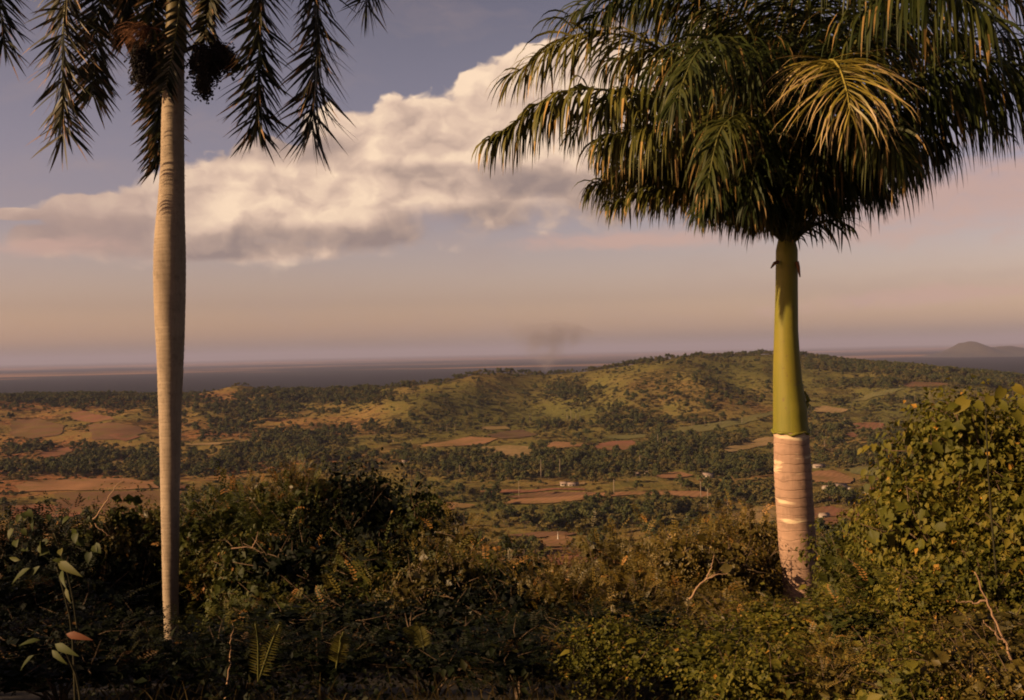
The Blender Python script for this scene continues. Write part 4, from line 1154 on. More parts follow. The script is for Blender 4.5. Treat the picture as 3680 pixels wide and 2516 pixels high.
def fruit_bunch(palm, base, root, tips, seed, mat, n, rb):
    r = np.random.default_rng(seed)
    p0 = P(*root) - base; b = MB(); c = P(*tips[0]) - base
    b.tube([p0, (p0 + c) / 2 + (0, 0, 0.08), c], [0.03, 0.025, 0.012], 6)
    st = obj('fruit_bunch', b.mesh('fruit_bunch', M[mat]), palm)
    s = MB(); oc = np.array([(1, 0, 0), (-1, 0, 0), (0, 1, 0), (0, -1, 0), (0, 0, 1), (0, 0, -1)], float)
    of = [(0, 2, 4), (2, 1, 4), (1, 3, 4), (3, 0, 4), (2, 0, 5), (1, 2, 5), (3, 1, 5), (0, 3, 5)]
    for i in range(n):
        t = tips[1 + int(r.integers(0, len(tips) - 1))]
        e = P(t[0] + r.normal(0, t[3]), t[1] + r.normal(0, t[4]), t[2] + r.normal(0, 0.12)) - base
        m = (c + e) / 2 + (0, 0, 0.09) + r.normal(0, 0.03, 3)
        pt = catmull([c, m, e], 12)[0]
        s.tube(pt[::3], 0.004, 3, cap=False)
        for q in pt[2:]:
            for _ in range(2):
                s.add(q + r.normal(0, 0.014, 3) + oc * rb * r.uniform(.7, 1.2), None, of)
    o = obj('berries', s.mesh('berries', M[mat]), st); o['kind'] = 'stuff'

def build_left_palm():
    y = 19.0; cx = P(170, 640, y)[0]; base = np.array([cx, y, float(terrain(cx, y)) - 0.1])
    palm = empty('royal_palm', base, label='taller grey trunked royal palm on the left with drooping fronds and dark fruit', cat='palm tree')
    zt = P(172, 60, y)[2] - base[2]
    M['trunk_l'] = mat_trunk('grey_ringed_trunk', (0.248, 0.195, 0.133), (0.192, 0.149, 0.103), (0.310, 0.260, 0.185), (0.105, 0.075, 0.050), zt + 3, 17, 0.1)
    M['shaft_l'] = mat_shaft('brownish_crownshaft', (0.062, 0.052, 0.013), (0.093, 0.062, 0.019), (0.037, 0.031, 0.009))
    v, q = ring_trunk([(48, 165, 184), (110, 162, 184), (160, 161, 184.2), (200, 158.5, 184.5), (225, 156, 185), (250, 154.3, 185.3), (275, 153.5, 185.3), (300, 154.2, 185.2), (330, 155.5, 184.3), (365, 157.2, 183), (410, 159, 181.5), (450, 160, 180.5),
                       (500, 161, 179.5), (550, 161.8, 179), (600, 163, 178.3), (640, 164.5, 178), (672, 164, 180)], y, base, 0, 0.03, 0.0035, 3, 30)
    obj('trunk', mesh_np('trunk', v, q, M['trunk_l'], True), palm)
    v, q = ring_trunk([(-62, 172, 181), (-30, 169, 184), (10, 166.5, 185.5), (40, 165.5, 186.5), (50, 164.5, 186.5)], y, base, 0, 0.06, 0, 4, 24)
    obj('crownshaft', mesh_np('crownshaft', v, q, M['shaft_l'], True), palm)
    B = (176, -58, 19.0)
    kw = dict(mat='frond_blue', droop=0.12, spread=0.50, a0=32, a1=52, L=0.82, w=0.072, n=330, dry=0.4, tipc=0.05)
    ind = dict(kw, individual=True)
    spec = [
        ([B, (130, -125, 18.4), (82, -80, 17.9), (64, 20, 17.7), (63, 134, 17.8)], ind),
        ([B, (140, -110, 20.0), (110, -60, 20.8), (98, 20, 21.0), (93, 94, 21.0)], dict(kw, L=0.75)),
        ([(172, -40, 19.2), (154, 0, 19.5), (157, 60, 19.6), (160, 110, 19.55), (160, 162, 19.5)], dict(kw, L=0.62, bare=0.1)),
        ([(176, -50, 18.8), (184, -70, 18.3), (180, 0, 18.1), (174, 45, 18.2), (166, 88, 18.35)], dict(kw, L=0.42, bare=0.3, n=60)),
        ([B, (225, -120, 18.7), (255, -60, 18.5), (259, 30, 18.4), (257, 128, 18.5)], dict(kw, L=0.78)),
        ([B, (240, -150, 19.0), (300, -90, 19.0), (317, 20, 18.8), (312, 134, 18.8)], dict(kw, L=0.95)),
        ([B, (260, -180, 20.0), (345, -130, 20.5), (374, -60, 20.6), (366, 5, 20.6)], kw),
        ([B, (90, -170, 19.5), (20, -120, 19.8), (0, -30, 20.0), (4, 45, 20.0)], dict(kw, L=0.7)),
        ([B, (198, -100, 19.8), (210, -60, 20.2), (209, 0, 20.2), (205, 36, 20.2)], dict(kw, L=0.5)),
        ([B, (150, -90, 20.0), (133, -50, 20.6), (128, 0, 20.8), (124, 40, 20.8)], dict(kw, L=0.5, droop=.6)),
        ([B, (176, -200, 19.0), (180, -330, 19.0)], dict(kw, n=40, L=0.4, droop=0.1, a0=60, a1=80)),
        ([B, (130, -220, 18.0), (40, -300, 17.0), (-60, -260, 16.4)], kw), ([B, (220, -220, 18.0), (310, -300, 17.0), (410, -260, 16.4)], kw),
        ([B, (160, -240, 20.0), (120, -320, 22.0), (90, -280, 23.5)], kw), ([B, (200, -240, 20.0), (250, -310, 22.0), (290, -260, 23.5)], kw),
    ]
    for i, (c, k) in enumerate(spec): frond(palm, base, c, 200 + i, **k)
    fruit_bunch(palm, base, (168, 52, 18.85), [(146, 50, 18.7), (137, 66, 18.7, 5, 8), (141, 84, 18.7, 5, 5), (150, 80, 18.7, 5, 7)], 1, 'fruit', 210, 0.018)
    fruit_bunch(palm, base, (184, 52, 18.85), [(204, 52, 18.7), (205, 84, 18.7, 7, 7), (197, 66, 18.7, 5, 7), (214, 74, 18.7, 7, 6), (206, 93, 18.7, 3.5, 4)], 2, 'fruit', 330, 0.018)
    fruit_bunch(palm, base, (184, 50, 19.0), [(214, 48, 18.9), (225, 66, 18.9, 7, 5), (220, 58, 18.9, 7, 6), (235, 66, 18.9, 3, 3)], 3, 'fruit', 210, 0.018)
    fruit_bunch(palm, base, (168, 40, 18.8), [(150, 28, 18.6), (128, 52, 18.6, 6, 5), (138, 44, 18.6, 8, 7), (118, 36, 18.6, 8, 5)], 4, 'dry_fibre', 90, 0.006)
build_left_palm()

# ---------------------------------------------------------------- foreground shrubs
M['leaf_olive'] = mat_leaf('olive_pinnate_leaves', (0.030, 0.025, 0.005), (0.082, 0.061, 0.011), (0.165, 0.103, 0.017), 0.2, 0.5, 0.25, 1.0, (0.273, 0.137, 0.030), 0.93)
M['leaf_dark_shade'] = mat_leaf('shade_painted_dark_leaves', (0.002, 0.003, 0.002), (0.005, 0.008, 0.002), (0.014, 0.013, 0.003), 0.12, 0.6, 0.08, 1.0, (0.048, 0.025, 0.007), 0.94)  # dark foliage, darkened further so the hollow's shade is painted into the colour
M['leaf_mid'] = mat_leaf('green_thicket_leaves', (0.012, 0.017, 0.003), (0.037, 0.041, 0.008), (0.089, 0.070, 0.014), 0.2, 0.55, 0.1, 1.0, (0.170, 0.085, 0.021), 0.93)
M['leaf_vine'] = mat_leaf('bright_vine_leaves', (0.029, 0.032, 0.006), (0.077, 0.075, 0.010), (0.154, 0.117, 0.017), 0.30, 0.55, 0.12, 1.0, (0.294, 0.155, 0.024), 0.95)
M['stem'] = mat_simple('woody_stem', (0.050, 0.032, 0.018), (0.108, 0.072, 0.040), 5)
M['twig'] = mat_simple('bare_dry_twig', (0.187, 0.115, 0.065), (0.274, 0.173, 0.101), 5)

def crown_points(r, n, lobes, lo=0.55, hi=1.05):
    k = r.choice(len(lobes), n, p=np.array([l[3] ** 2 for l in lobes]) / sum(l[3] ** 2 for l in lobes))
    c = np.array([l[:3] for l in lobes])[k]; rad = np.array([l[3] for l in lobes])[k]
    d = norm(r.normal(size=(n, 3))); d[:, 2] = np.where(d[:, 2] < -0.3, -d[:, 2] * 0.6, d[:, 2]); d = norm(d)
    return c + d * (rad * r.uniform(lo, hi, n))[:, None], d

def shrub_lobes(r, w, h, n=8):
    out = [(0, 0, h * 0.42, h * 0.36)]
    for i in range(n):
        a = r.uniform(0, 6.28); q = r.uniform(0.25, 0.85)
        rr = r.uniform(0.20, 0.34) * h
        out.append((math.cos(a) * q * w * 0.5, math.sin(a) * q * w * 0.5, r.uniform(0.35, 0.98 - 0.35 * q) * h - rr * 0.5, rr))
    return out

def pinnate(seed, w=2.6, h=2.2, n=420, mat='leaf_olive', rl=0.26, ll=0.055, lw=0.022, pairs=7, droopy=0.5):
    r = np.random.default_rng(seed); lobes = shrub_lobes(r, w, h)
    pos, d = crown_points(r, n, lobes, 0.55, 1.2)
    b = MB(); up = np.array([0, 0, 1.0])
    for i in range(n):
        a = d[i] * 0.8 + r.normal(0, 0.45, 3) + up * 0.35; a /= np.linalg.norm(a)
        L = rl * r.uniform(0.7, 1.25); side = np.cross(a, up + r.normal(0, 0.3, 3)); side /= np.linalg.norm(side) + 1e-9
        ct = np.clip(r.normal(0.42, 0.2), 0, 0.85); p = pos[i].copy(); dr = droopy * r.uniform(0.4, 1.6)
        if r.random() < 0.035: ct = 0.99
        spine = [p.copy()]; V = []; T = []; m = 0
        for k in range(pairs):
            a = a + np.array([0, 0, -1.0]) * dr * 0.22; a /= np.linalg.norm(a); p = p + a * L / pairs; spine.append(p.copy())
            s_ = ll * (0.75 + 0.5 * math.sin((k + 1) / pairs * 2.6)) * r.uniform(0.85, 1.1)
            for sg in (-1, 1):
                e = side * sg + a * 0.55 + np.array([0, 0, -1.0]) * 0.45 * dr + r.normal(0, 0.12, 3); e /= np.linalg.norm(e)
                t = a * lw * 0.5
                V += [p, p + e * s_ * 0.5 + t, p + e * s_, p + e * s_ * 0.5 - t + np.array([0, 0, -0.003])]
                T += [(m, m + 1, m + 2), (m, m + 2, m + 3)]; m += 4
        e = a; V += [p, p + e * ll * .5 + side * lw * .5, p + e * ll, p + e * ll * .5 - side * lw * .5]; T += [(m, m + 1, m + 2), (m, m + 2, m + 3)]
        b.add(np.array(V), None, T, ct)
    # inner leaves: block light, and a darker tint paints in the inner shade
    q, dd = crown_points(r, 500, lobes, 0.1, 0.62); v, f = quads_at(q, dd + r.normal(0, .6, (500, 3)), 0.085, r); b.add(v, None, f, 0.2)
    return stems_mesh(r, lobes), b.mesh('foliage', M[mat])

def stems_mesh(r, lobes):
    s = MB()
    for l in lobes:
        c = np.array(l[:3]); s.tube(catmull([(0, 0, -0.3), (c[0] * 0.3, c[1] * 0.3, c[2] * 0.45), c], 6)[0], np.linspace(0.03, 0.008, 6), 5)
        for _ in range(5):
            d = norm(r.normal(size=3)); d[2] = abs(d[2]); e = c + d * l[3] * 0.98
            s.tube([c, (c + e) / 2 + r.normal(0, 0.03, 3), e], [0.012, 0.008, 0.003], 4)
    return s.mesh('stems', M['stem'])

def leaf_shape(L, W, fold=0.25, tip=0.3, heart=False):
    """pointed leaf with a folded midrib and a drooping tip, lying along +Y"""
    rows = [(0.0, 0.0), (0.02 if heart else 0.12, 0.62 if heart else 0.5), (0.30, 1.0), (0.58, 0.78), (0.82, 0.38), (1.0, 0.0)]
    V = []; T = []
    for i, (a, b_) in enumerate(rows):
        yv = a * L; z = -tip * L * a * a
        if b_ == 0: V.append([(0, yv, z)])
        else:
            yy = yv - (0.10 * L if heart and i == 1 else 0)
            V.append([(-b_ * W / 2, yy, z + fold * b_ * W / 2), (0, yv, z), (b_ * W / 2, yy, z + fold * b_ * W / 2)])
    idx = []; m = 0
    for g_ in V: idx.append(list(range(m, m + len(g_)))); m += len(g_)
    for a, b_ in zip(idx[:-1], idx[1:]):
        if len(a) == 1: T += [(a[0], b_[1], b_[0]), (a[0], b_[2], b_[1])]
        elif len(b_) == 1: T += [(a[0], a[1], b_[0]), (a[1], a[2], b_[0])]
        else: T += [(a[0], a[1], b_[1]), (a[0], b_[1], b_[0]), (a[1], a[2], b_[2]), (a[1], b_[2], b_[1])]
    return np.array([p for g_ in V for p in g_], float), np.array(T)

def orient(n_, y_):
    """rotation with local +Z near n_ and +Y along y_"""
    z = norm(n_); y = y_ - z * (z * y_).sum(-1, keepdims=True); y = norm(y); x = np.cross(y, z)
    return np.stack([x, y, z], -1)

def ovate(seed, w=2.6, h=2.2, n=1500, mat='leaf_vine', L=0.105, W=0.072, cluster=3, simple=True):
    r = np.random.default_rng(seed); lobes = shrub_lobes(r, w, h, 9)
    if simple:
        base = np.array([(0, 0, 0), (-W / 2, L * 0.35, W * 0.12), (0, L * 0.45, -0.01), (W / 2, L * 0.35, W * 0.12), (0, L, -L * 0.25)])
        tri = np.array([(0, 2, 1), (0, 3, 2), (1, 2, 4), (2, 3, 4)])
    else: base, tri = leaf_shape(L, W, heart=True)
    pos, d = crown_points(r, n // cluster, lobes, 0.7, 1.08)
    pos = np.repeat(pos, cluster, 0) + r.normal(0, 0.06, (n // cluster * cluster, 3)); d = np.repeat(d, cluster, 0)
    m = len(pos)
    nn = d * 0.7 + np.array([0, 0, 0.55]) + r.normal(0, 0.42, (m, 3)); yy = np.array([0, 0, -0.75]) + d * 0.5 + r.normal(0, 0.55, (m, 3))
    Rm = orient(nn, yy); sc = r.uniform(0.5, 1.25, m) ** 1.3
    v = np.einsum('nij,kj->nki', Rm, base) * sc[:, None, None] + pos[:, None]
    tn = np.clip(np.repeat(r.normal(0.45, 0.17, n // cluster), cluster) + r.normal(0, 0.1, m), 0, 0.9); tn[r.random(m) < 0.02] = 0.99
    k = len(base); f = (np.arange(m)[:, None, None] * k + tri[None]).reshape(-1, 3)
    b = MB(); b.add(v.reshape(-1, 3), None, f, np.repeat(tn, k))
    q, dd = crown_points(r, 600, lobes, 0.1, 0.66); v, f = quads_at(q, dd + r.normal(0, .6, (600, 3)), 0.085, r); b.add(v, None, f, 0.15)  # inner leaves, tinted darker to paint shade inside the crown
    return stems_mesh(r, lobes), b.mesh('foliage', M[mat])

SH = {
    'olive': [pinnate(300 + i) for i in range(4)],
    'dark': [pinnate(310 + i, mat='leaf_dark_shade', n=380, rl=0.30, ll=0.06, lw=0.026) for i in range(3)] + [ovate(315 + i, mat='leaf_dark_shade', n=1300, L=0.075, W=0.045) for i in range(2)],
    'mid': [pinnate(360 + i, mat='leaf_mid', n=420, rl=0.26, ll=0.055, lw=0.026) for i in range(2)] + [ovate(365, mat='leaf_mid', n=1700, L=0.07, W=0.045)],
    'small': [ovate(320 + i, mat='leaf_olive', n=1900, L=0.06, W=0.030, cluster=5) for i in range(2)],
    'vine': [ovate(330 + i, n=2300, L=0.085, W=0.060) for i in range(4)],
    'fine': [ovate(340 + i, n=2600, L=0.055, W=0.036, cluster=4) for i in range(2)],
}
KL, KT = leaf_shape(0.10, 0.072, heart=True)
BIGLEAF = [mesh_np('leaf', KL * s_, KT, M['leaf_vine'], False, np.full(len(KL), t_)) for s_, t_ in ((1.0, 0.35), (0.85, 0.6), (1.1, 0.75), (0.8, 0.5), (0.9, 0.65))]
DARKLEAF = [mesh_np('leaf', KL * s_, KT, M['leaf_dark_shade'], False, np.full(len(KL), t_)) for s_, t_ in ((1.0, 0.5), (0.85, 0.8), (1.1, 0.9))]

TOPS = {}
def shrub(kind, u, v, y, w, label, seed, extra=0, name='shrub', group=None, cat='shrub', leaves=None):
    """shrub with its top at picture (u, v), standing on the slope at depth y, w metres wide"""
    r = random.Random(seed); top = P(u, v, y); gz = float(terrain(top[0], y))
    h = max(0.5, top[2] - gz)
    t = empty(name, (top[0], y, gz - 0.05), r.uniform(0, 6.28), label=label, cat=cat, group=group)
    st, fo = r.choice(SH[kind])
    if fo.name not in TOPS:
        co = np.empty(len(fo.vertices) * 3, np.float32); fo.vertices.foreach_get('co', co); TOPS[fo.name] = float(np.percentile(co[2::3], 98))
    sx = w / 2.6; tall = TOPS[fo.name]; sz = min(h / tall, sx * 1.15)
    lift = h - sz * tall                 # a taller plant: the crown repeats down to the ground on its stems
    t.scale = (sx, sx, sz)
    k = 0; zz = lift
    while True:
        obj('stems', st, t, (0, 0, zz / sz), (0, 0, k * 2.1)); o = obj('foliage', fo, t, (0, 0, zz / sz), (0, 0, k * 2.1)); o['kind'] = 'stuff'
        if zz <= 0.05 or k > 3: break
        k += 1; zz = max(0.0, zz - sz * tall * 0.55)
    if lift > 0.3:
        b = MB(); b.tube([(0, 0, -0.2), (0.03, 0.02, lift * 0.5), (0, 0, lift + 0.4)], [0.05, 0.04, 0.03], 6)
        o = obj('trunk', b.mesh('trunk', M['stem']), t); o.scale = (1 / sx, 1 / sx, 1 / sz)
    if extra:
        rr = np.random.default_rng(seed); Rz = Matrix.Rotation(-t.rotation_euler[2], 3, 'Z')
        for k in range(extra):
            me = rr.choice(leaves or BIGLEAF)
            # on the outer face of the crown, mostly the side that looks over the path
            d = norm(np.array([rr.normal(0, 0.7), -abs(rr.normal(0.6, 0.5)), rr.normal(0.35, 0.6)]))
            pl = np.array([0, 0, 1.15 + lift / sz]) + d * np.array([1.15, 1.15, 0.85]) * rr.uniform(0.85, 1.02)
            Rm = orient((d + np.array([0, 0, 0.5]) + rr.normal(0, 0.35, 3))[None], (np.array([0, 0, -0.8]) + rr.normal(0, 0.5, 3))[None])[0]
            o = bpy.data.objects.new('leaf', me); COL.objects.link(o); o.parent = t
            mt = Matrix(Rm.tolist())
            o.location = Rz @ Vector(pl.tolist()); o.rotation_euler = (Rz @ mt).to_euler()
            o.scale = (0.9 / sx, 0.9 / sx, 0.9 / sz)
    return t

S = shrub
# thicket behind and around the left palm
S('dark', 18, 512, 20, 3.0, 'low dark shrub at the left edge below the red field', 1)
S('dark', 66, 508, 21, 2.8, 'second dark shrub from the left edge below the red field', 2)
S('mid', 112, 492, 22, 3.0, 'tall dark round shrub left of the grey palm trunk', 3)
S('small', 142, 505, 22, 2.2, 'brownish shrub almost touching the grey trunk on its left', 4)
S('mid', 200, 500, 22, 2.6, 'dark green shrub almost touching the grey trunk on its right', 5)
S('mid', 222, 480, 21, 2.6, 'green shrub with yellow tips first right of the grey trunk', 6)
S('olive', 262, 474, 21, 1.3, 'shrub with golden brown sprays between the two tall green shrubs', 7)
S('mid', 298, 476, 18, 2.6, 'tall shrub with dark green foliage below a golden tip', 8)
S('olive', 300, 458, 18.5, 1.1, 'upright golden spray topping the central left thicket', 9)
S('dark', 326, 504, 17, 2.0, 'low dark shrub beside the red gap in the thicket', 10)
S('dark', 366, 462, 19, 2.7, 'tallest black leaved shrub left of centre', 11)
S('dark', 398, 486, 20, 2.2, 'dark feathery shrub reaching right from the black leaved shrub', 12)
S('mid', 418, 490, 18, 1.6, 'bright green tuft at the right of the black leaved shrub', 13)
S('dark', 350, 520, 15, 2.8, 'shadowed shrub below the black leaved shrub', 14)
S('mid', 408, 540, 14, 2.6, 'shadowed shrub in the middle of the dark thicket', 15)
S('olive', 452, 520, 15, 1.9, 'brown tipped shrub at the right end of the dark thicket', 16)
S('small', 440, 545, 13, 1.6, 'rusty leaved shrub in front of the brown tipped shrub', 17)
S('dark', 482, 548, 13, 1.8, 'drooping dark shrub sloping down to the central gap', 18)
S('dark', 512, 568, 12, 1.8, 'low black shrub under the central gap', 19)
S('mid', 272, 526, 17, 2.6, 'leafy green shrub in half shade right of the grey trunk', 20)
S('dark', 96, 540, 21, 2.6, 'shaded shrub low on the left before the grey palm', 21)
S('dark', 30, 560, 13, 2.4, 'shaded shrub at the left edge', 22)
# right centre
S('olive', 556, 556, 12, 1.4, 'small sprawling olive shrub just right of the central gap', 30)
S('olive', 592, 556, 12, 1.5, 'olive shrub before the red field with long pinnate sprays', 31)
S('olive', 612, 528, 14, 1.5, 'narrow upright olive shrub pointing at the white roofed hut', 32)
S('olive', 648, 540, 13, 1.9, 'broad olive shrub left of the golden brown shrub', 33)
S('olive', 682, 518, 14, 2.0, 'golden brown shrub with dense drooping leaves', 34)
S('small', 706, 526, 13, 1.9, 'dense small leaved shrub over the bare forked twig', 35)
S('olive', 734, 506, 15, 1.9, 'tallest olive shrub left of the ringed palm trunk', 36)
S('small', 758, 514, 14.5, 1.6, 'brownish shrub nearly touching the ringed trunk', 37)
S('olive', 762, 548, 14.2, 1.0, 'low shrub hugging the left foot of the ringed trunk', 38)
S('small', 715, 578, 12, 1.5, 'rounded brown shrub left of the palm foot', 39)
S('olive', 672, 585, 11, 2.0, 'olive shrub below the bare forked twig', 40)
S('dark', 620, 600, 10.5, 1.9, 'half shaded shrub with hanging sprays below the olive row', 41)
S('dark', 560, 612, 10, 1.8, 'shadowed shrub with a few lit leaves in the lower middle', 42)
# vine mound on the right
S('fine', 850, 578, 12, 1.1, 'small leaved vine heap just right of the palm foot', 50)
S('vine', 858, 556, 11, 1.1, 'leafy vine heap right of the ringed palm trunk', 51, 10)
S('fine', 806, 616, 10.5, 1.5, 'vine heap covering the foot of the ringed palm', 52)
S('vine', 884, 520, 10, 1.5, 'lowest step of the vine mound beside the valley view', 53, 10)
S('vine', 903, 468, 10, 1.2, 'jutting shoulder of the vine mound with dark hollows', 54, 14)
S('vine', 932, 440, 9.5, 1.3, 'upper left slope of the vine mound', 55, 16)
S('small', 958, 402, 9.6, 1.0, 'yellow brown shrub crowning the vine mound', 56)
S('vine', 985, 398, 9, 1.5, 'top of the vine mound near the right edge', 57, 16)
S('vine', 1022, 384, 8.5, 1.5, 'highest vine tuft at the right edge', 58, 14)
S('vine', 1075, 372, 8.5, 1.8, 'vine tuft outside the right edge', 59)
S('vine', 950, 470, 8.6, 1.7, 'bright middle of the vine mound with large leaves', 60, 22)
S('vine', 1005, 470, 8.0, 1.7, 'bright leafy side of the mound at the right edge', 61, 22)
S('mid', 915, 545, 8.4, 1.5, 'lower face of the vine mound left of the dry stem', 62, 16)
S('fine', 970, 560, 7.6, 1.5, 'small leaved vine face behind the dry stem', 63)
S('vine', 1020, 560, 7.4, 1.5, 'vine clump at the right edge above the lower corner', 64, 12)
S('mid', 865, 590, 9, 1.5, 'pale small leaved heap in the lower right', 65)
S('vine', 800, 640, 8, 1.5, 'low leafy heap below the palm foot', 66, 8)
S('fine', 745, 640, 8, 1.4, 'low small leaved heap left of the palm foot heap', 67)
S('mid', 880, 628, 7.2, 1.4, 'dark green heap with round leaves under the palm', 68, 12)
S('small', 940, 625, 6.8, 1.3, 'sunlit tangle in the lower right foreground', 69)
S('small', 1000, 630, 6.4, 1.3, 'sunlit tangle in the lower right corner', 70)
S('vine', 700, 664, 7, 1.2, 'bright leafy tuft at the bottom edge right of centre', 71, 6)
S('dark', 640, 650, 8, 1.4, 'half lit shrub at the bottom right of the black hollow', 72)
S('vine', 600, 668, 7, 0.9, 'small lit tuft at the bottom edge near the middle', 73, 4)
for k, (u, v, y_, w_, kd, nm) in enumerate([
    (760, 610, 10.5, 1.2, 'olive', 'olive heap in a dark pocket left of the ringed palm foot'), (702, 618, 9.5, 1.3, 'small', 'brown heap low between the forked twig and the palm'),
    (852, 604, 9.5, 0.9, 'vine', 'leafy knob right of the ringed palm foot'), (905, 590, 8.2, 1.1, 'fine', 'fine leaved knob at the mound foot'), (945, 585, 7.2, 1.0, 'vine', 'large leaved knob behind the long reddish stem'),
    (840, 655, 6.2, 0.9, 'olive', 'fine leaved tuft at the bottom edge under the palm'), (905, 660, 5.8, 0.9, 'vine', 'large leaved tuft at the bottom edge right of it'), (980, 668, 5.4, 0.9, 'small', 'dry yellowish tuft in the bottom right corner'),
    (775, 668, 6.2, 0.9, 'vine', 'round leaved tuft at the bottom edge left of the palm'), (665, 625, 9.0, 1.1, 'olive', 'hanging olive sprays beside the black hollow'), (590, 630, 9.0, 1.0, 'olive', 'olive sprays with yellow tips inside the black hollow'),
    (735, 600, 11.0, 1.1, 'olive', 'olive sprays right of the forked twig'), (1010, 520, 7.6, 1.1, 'vine', 'jutting vine knob at the right edge'), (925, 500, 8.4, 1.0, 'vine', 'jutting vine knob in the mound middle'),
    (882, 566, 8.8, 1.0, 'vine', 'vine knob stepping down towards the palm foot')]):
    S(kd, u, v, y_, w_, nm, 700 + k, 8 if kd == 'vine' else 0)
# low dark growth in the shade
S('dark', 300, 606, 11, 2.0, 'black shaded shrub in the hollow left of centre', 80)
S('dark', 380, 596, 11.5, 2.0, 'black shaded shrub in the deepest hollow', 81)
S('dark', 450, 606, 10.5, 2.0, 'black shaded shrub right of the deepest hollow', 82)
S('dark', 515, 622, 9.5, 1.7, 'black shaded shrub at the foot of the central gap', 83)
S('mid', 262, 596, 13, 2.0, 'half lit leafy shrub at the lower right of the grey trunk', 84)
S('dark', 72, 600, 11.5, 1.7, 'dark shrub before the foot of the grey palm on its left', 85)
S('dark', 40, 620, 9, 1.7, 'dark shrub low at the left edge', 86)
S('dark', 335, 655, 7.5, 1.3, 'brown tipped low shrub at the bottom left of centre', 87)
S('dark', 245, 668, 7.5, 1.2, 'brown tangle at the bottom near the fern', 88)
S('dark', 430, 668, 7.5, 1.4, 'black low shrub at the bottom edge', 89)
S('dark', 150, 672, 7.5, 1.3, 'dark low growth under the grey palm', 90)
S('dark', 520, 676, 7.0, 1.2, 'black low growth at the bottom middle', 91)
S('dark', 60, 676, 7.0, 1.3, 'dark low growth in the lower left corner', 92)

# trees on the bank to the left, outside the picture: their shade lies over the hollow
def bank_tree(x, y, h, w, seed):
    gz = float(terrain(x, y)); t = empty('bank_tree', (x, y, gz - 0.1), seed * 1.3, label='leafy tree on the bank to the left of the view', cat='tree', group='bank trees left of the view')
    r = np.random.default_rng(seed); lob = shrub_lobes(r, w, h, 12)
    obj('trunk', stems_mesh(r, lob), t)
    p, d = crown_points(r, 2600, lob, 0.5, 1.05); v, f = quads_at(p, d + r.normal(0, .5, (2600, 3)), 0.11, r)
    b = MB(); b.add(v, None, f, np.repeat(np.clip(r.normal(.45, .2, 2600), 0, .9), 4)); o = obj('crown', b.mesh('crown', M['leaf_dark_shade']), t); o['kind'] = 'stuff'
for i, (x, y, h, w) in enumerate([(-10.5, 1.0, 3.9, 4.5), (-11, 4.0, 4.0, 4.5), (-11.5, 7.0, 3.9, 4.5), (-12.5, 9.8, 3.8, 4.2), (-8.5, -1.5, 3.2, 3.6), (-9.6, 2.6, 3.5, 4.2)]):
    bank_tree(x, y, h, w, 500 + i)

# broad leaved plants at the left edge
LL, LT = leaf_shape(0.17, 0.048, 0.2, 0.35)
HL, HT = leaf_shape(0.065, 0.050, 0.2, 0.25, True)
M['leaf_broad'] = mat_leaf('broad_plant_leaves', (0.012, 0.018, 0.004), (0.035, 0.042, 0.008), (0.085, 0.070, 0.014), 0.2, 0.55, 0.12, 2.0, (0.11, 0.04, 0.018), 0.93)
M['stem_dark'] = mat_simple('dark_green_stem', (0.012, 0.012, 0.004), (0.03, 0.025, 0.01), 5)
def broad_plant(leaves, y, label, me_src, root, mat='leaf_broad'):
    base = P(*root, y); base[2] = float(terrain(base[0], base[1]))
    t = empty('broad_leaved_plant', base, label=label, cat='plant')
    pl = [P(u, v, y) - base for (u, v, *_) in leaves]; cen = np.mean(pl, 0) + np.array([0, 0.12, -0.02])
    b = MB(); b.tube(catmull([(0.1, 0.2, -0.1), cen * 0.6 + np.array([0.05, 0.15, 0]), cen], 8)[0], np.linspace(0.009, 0.005, 8), 5)
    for p in pl:
        q0 = cen + (p - cen) * 0.25 + np.array([0, 0.05, 0.0]); b.tube(catmull([cen, q0 + np.array([0, 0.03, -0.05]), p], 6)[0], np.linspace(0.004, 0.0015, 6), 4)
    obj('stem', b.mesh('stem', M['stem_dark']), t)
    V, T_ = me_src
    for (u, v, ang, s, tn) in leaves:
        p = P(u, v, y) - base
        a = R(ang); yv = np.array([math.cos(a), -0.35, math.sin(a)]); nv = np.array([-0.35, -0.75, 0.6]) + np.array([rnd.gauss(0, .25) for _ in range(3)])
        Rm = Matrix(orient(nv[None], yv[None])[0].tolist())
        obj('leaf', mesh_np('leaf', V, T_, M[mat], False, np.full(len(V), tn)), t, p, Rm.to_euler(), s)
broad_plant([(58, 562, -25, 1.0, .6), (40, 566, -160, 0.7, .4), (52, 560, 15, 0.6, .5), (30, 568, -175, 0.8, .5), (62, 570, -50, 0.7, .45), (20, 560, 170, 0.5, .6), (66, 588, -60, .5, .7)], 5.6, 'plant with long pointed leaves at the left edge above the shade', (LL, LT), (40, 700))
broad_plant([(55, 644, -20, 0.8, .6), (66, 634, -5, 0.75, .95), (40, 640, 160, 0.6, .4), (52, 650, -35, 0.6, .5), (34, 655, -170, .6, .3)], 5.0, 'plant with a reddish and a yellow long leaf at lower left', (LL, LT), (45, 760))
_hl = []
for k in range(24):
    _hl.append((rnd.uniform(12, 104), 510 + rnd.uniform(0, 45), rnd.uniform(-150, -30), rnd.uniform(0.8, 1.5), rnd.uniform(.1, .6)))
broad_plant(_hl, 8.2, 'climbing plant with rounded pale green leaves at the left edge', (HL, HT), (60, 640))

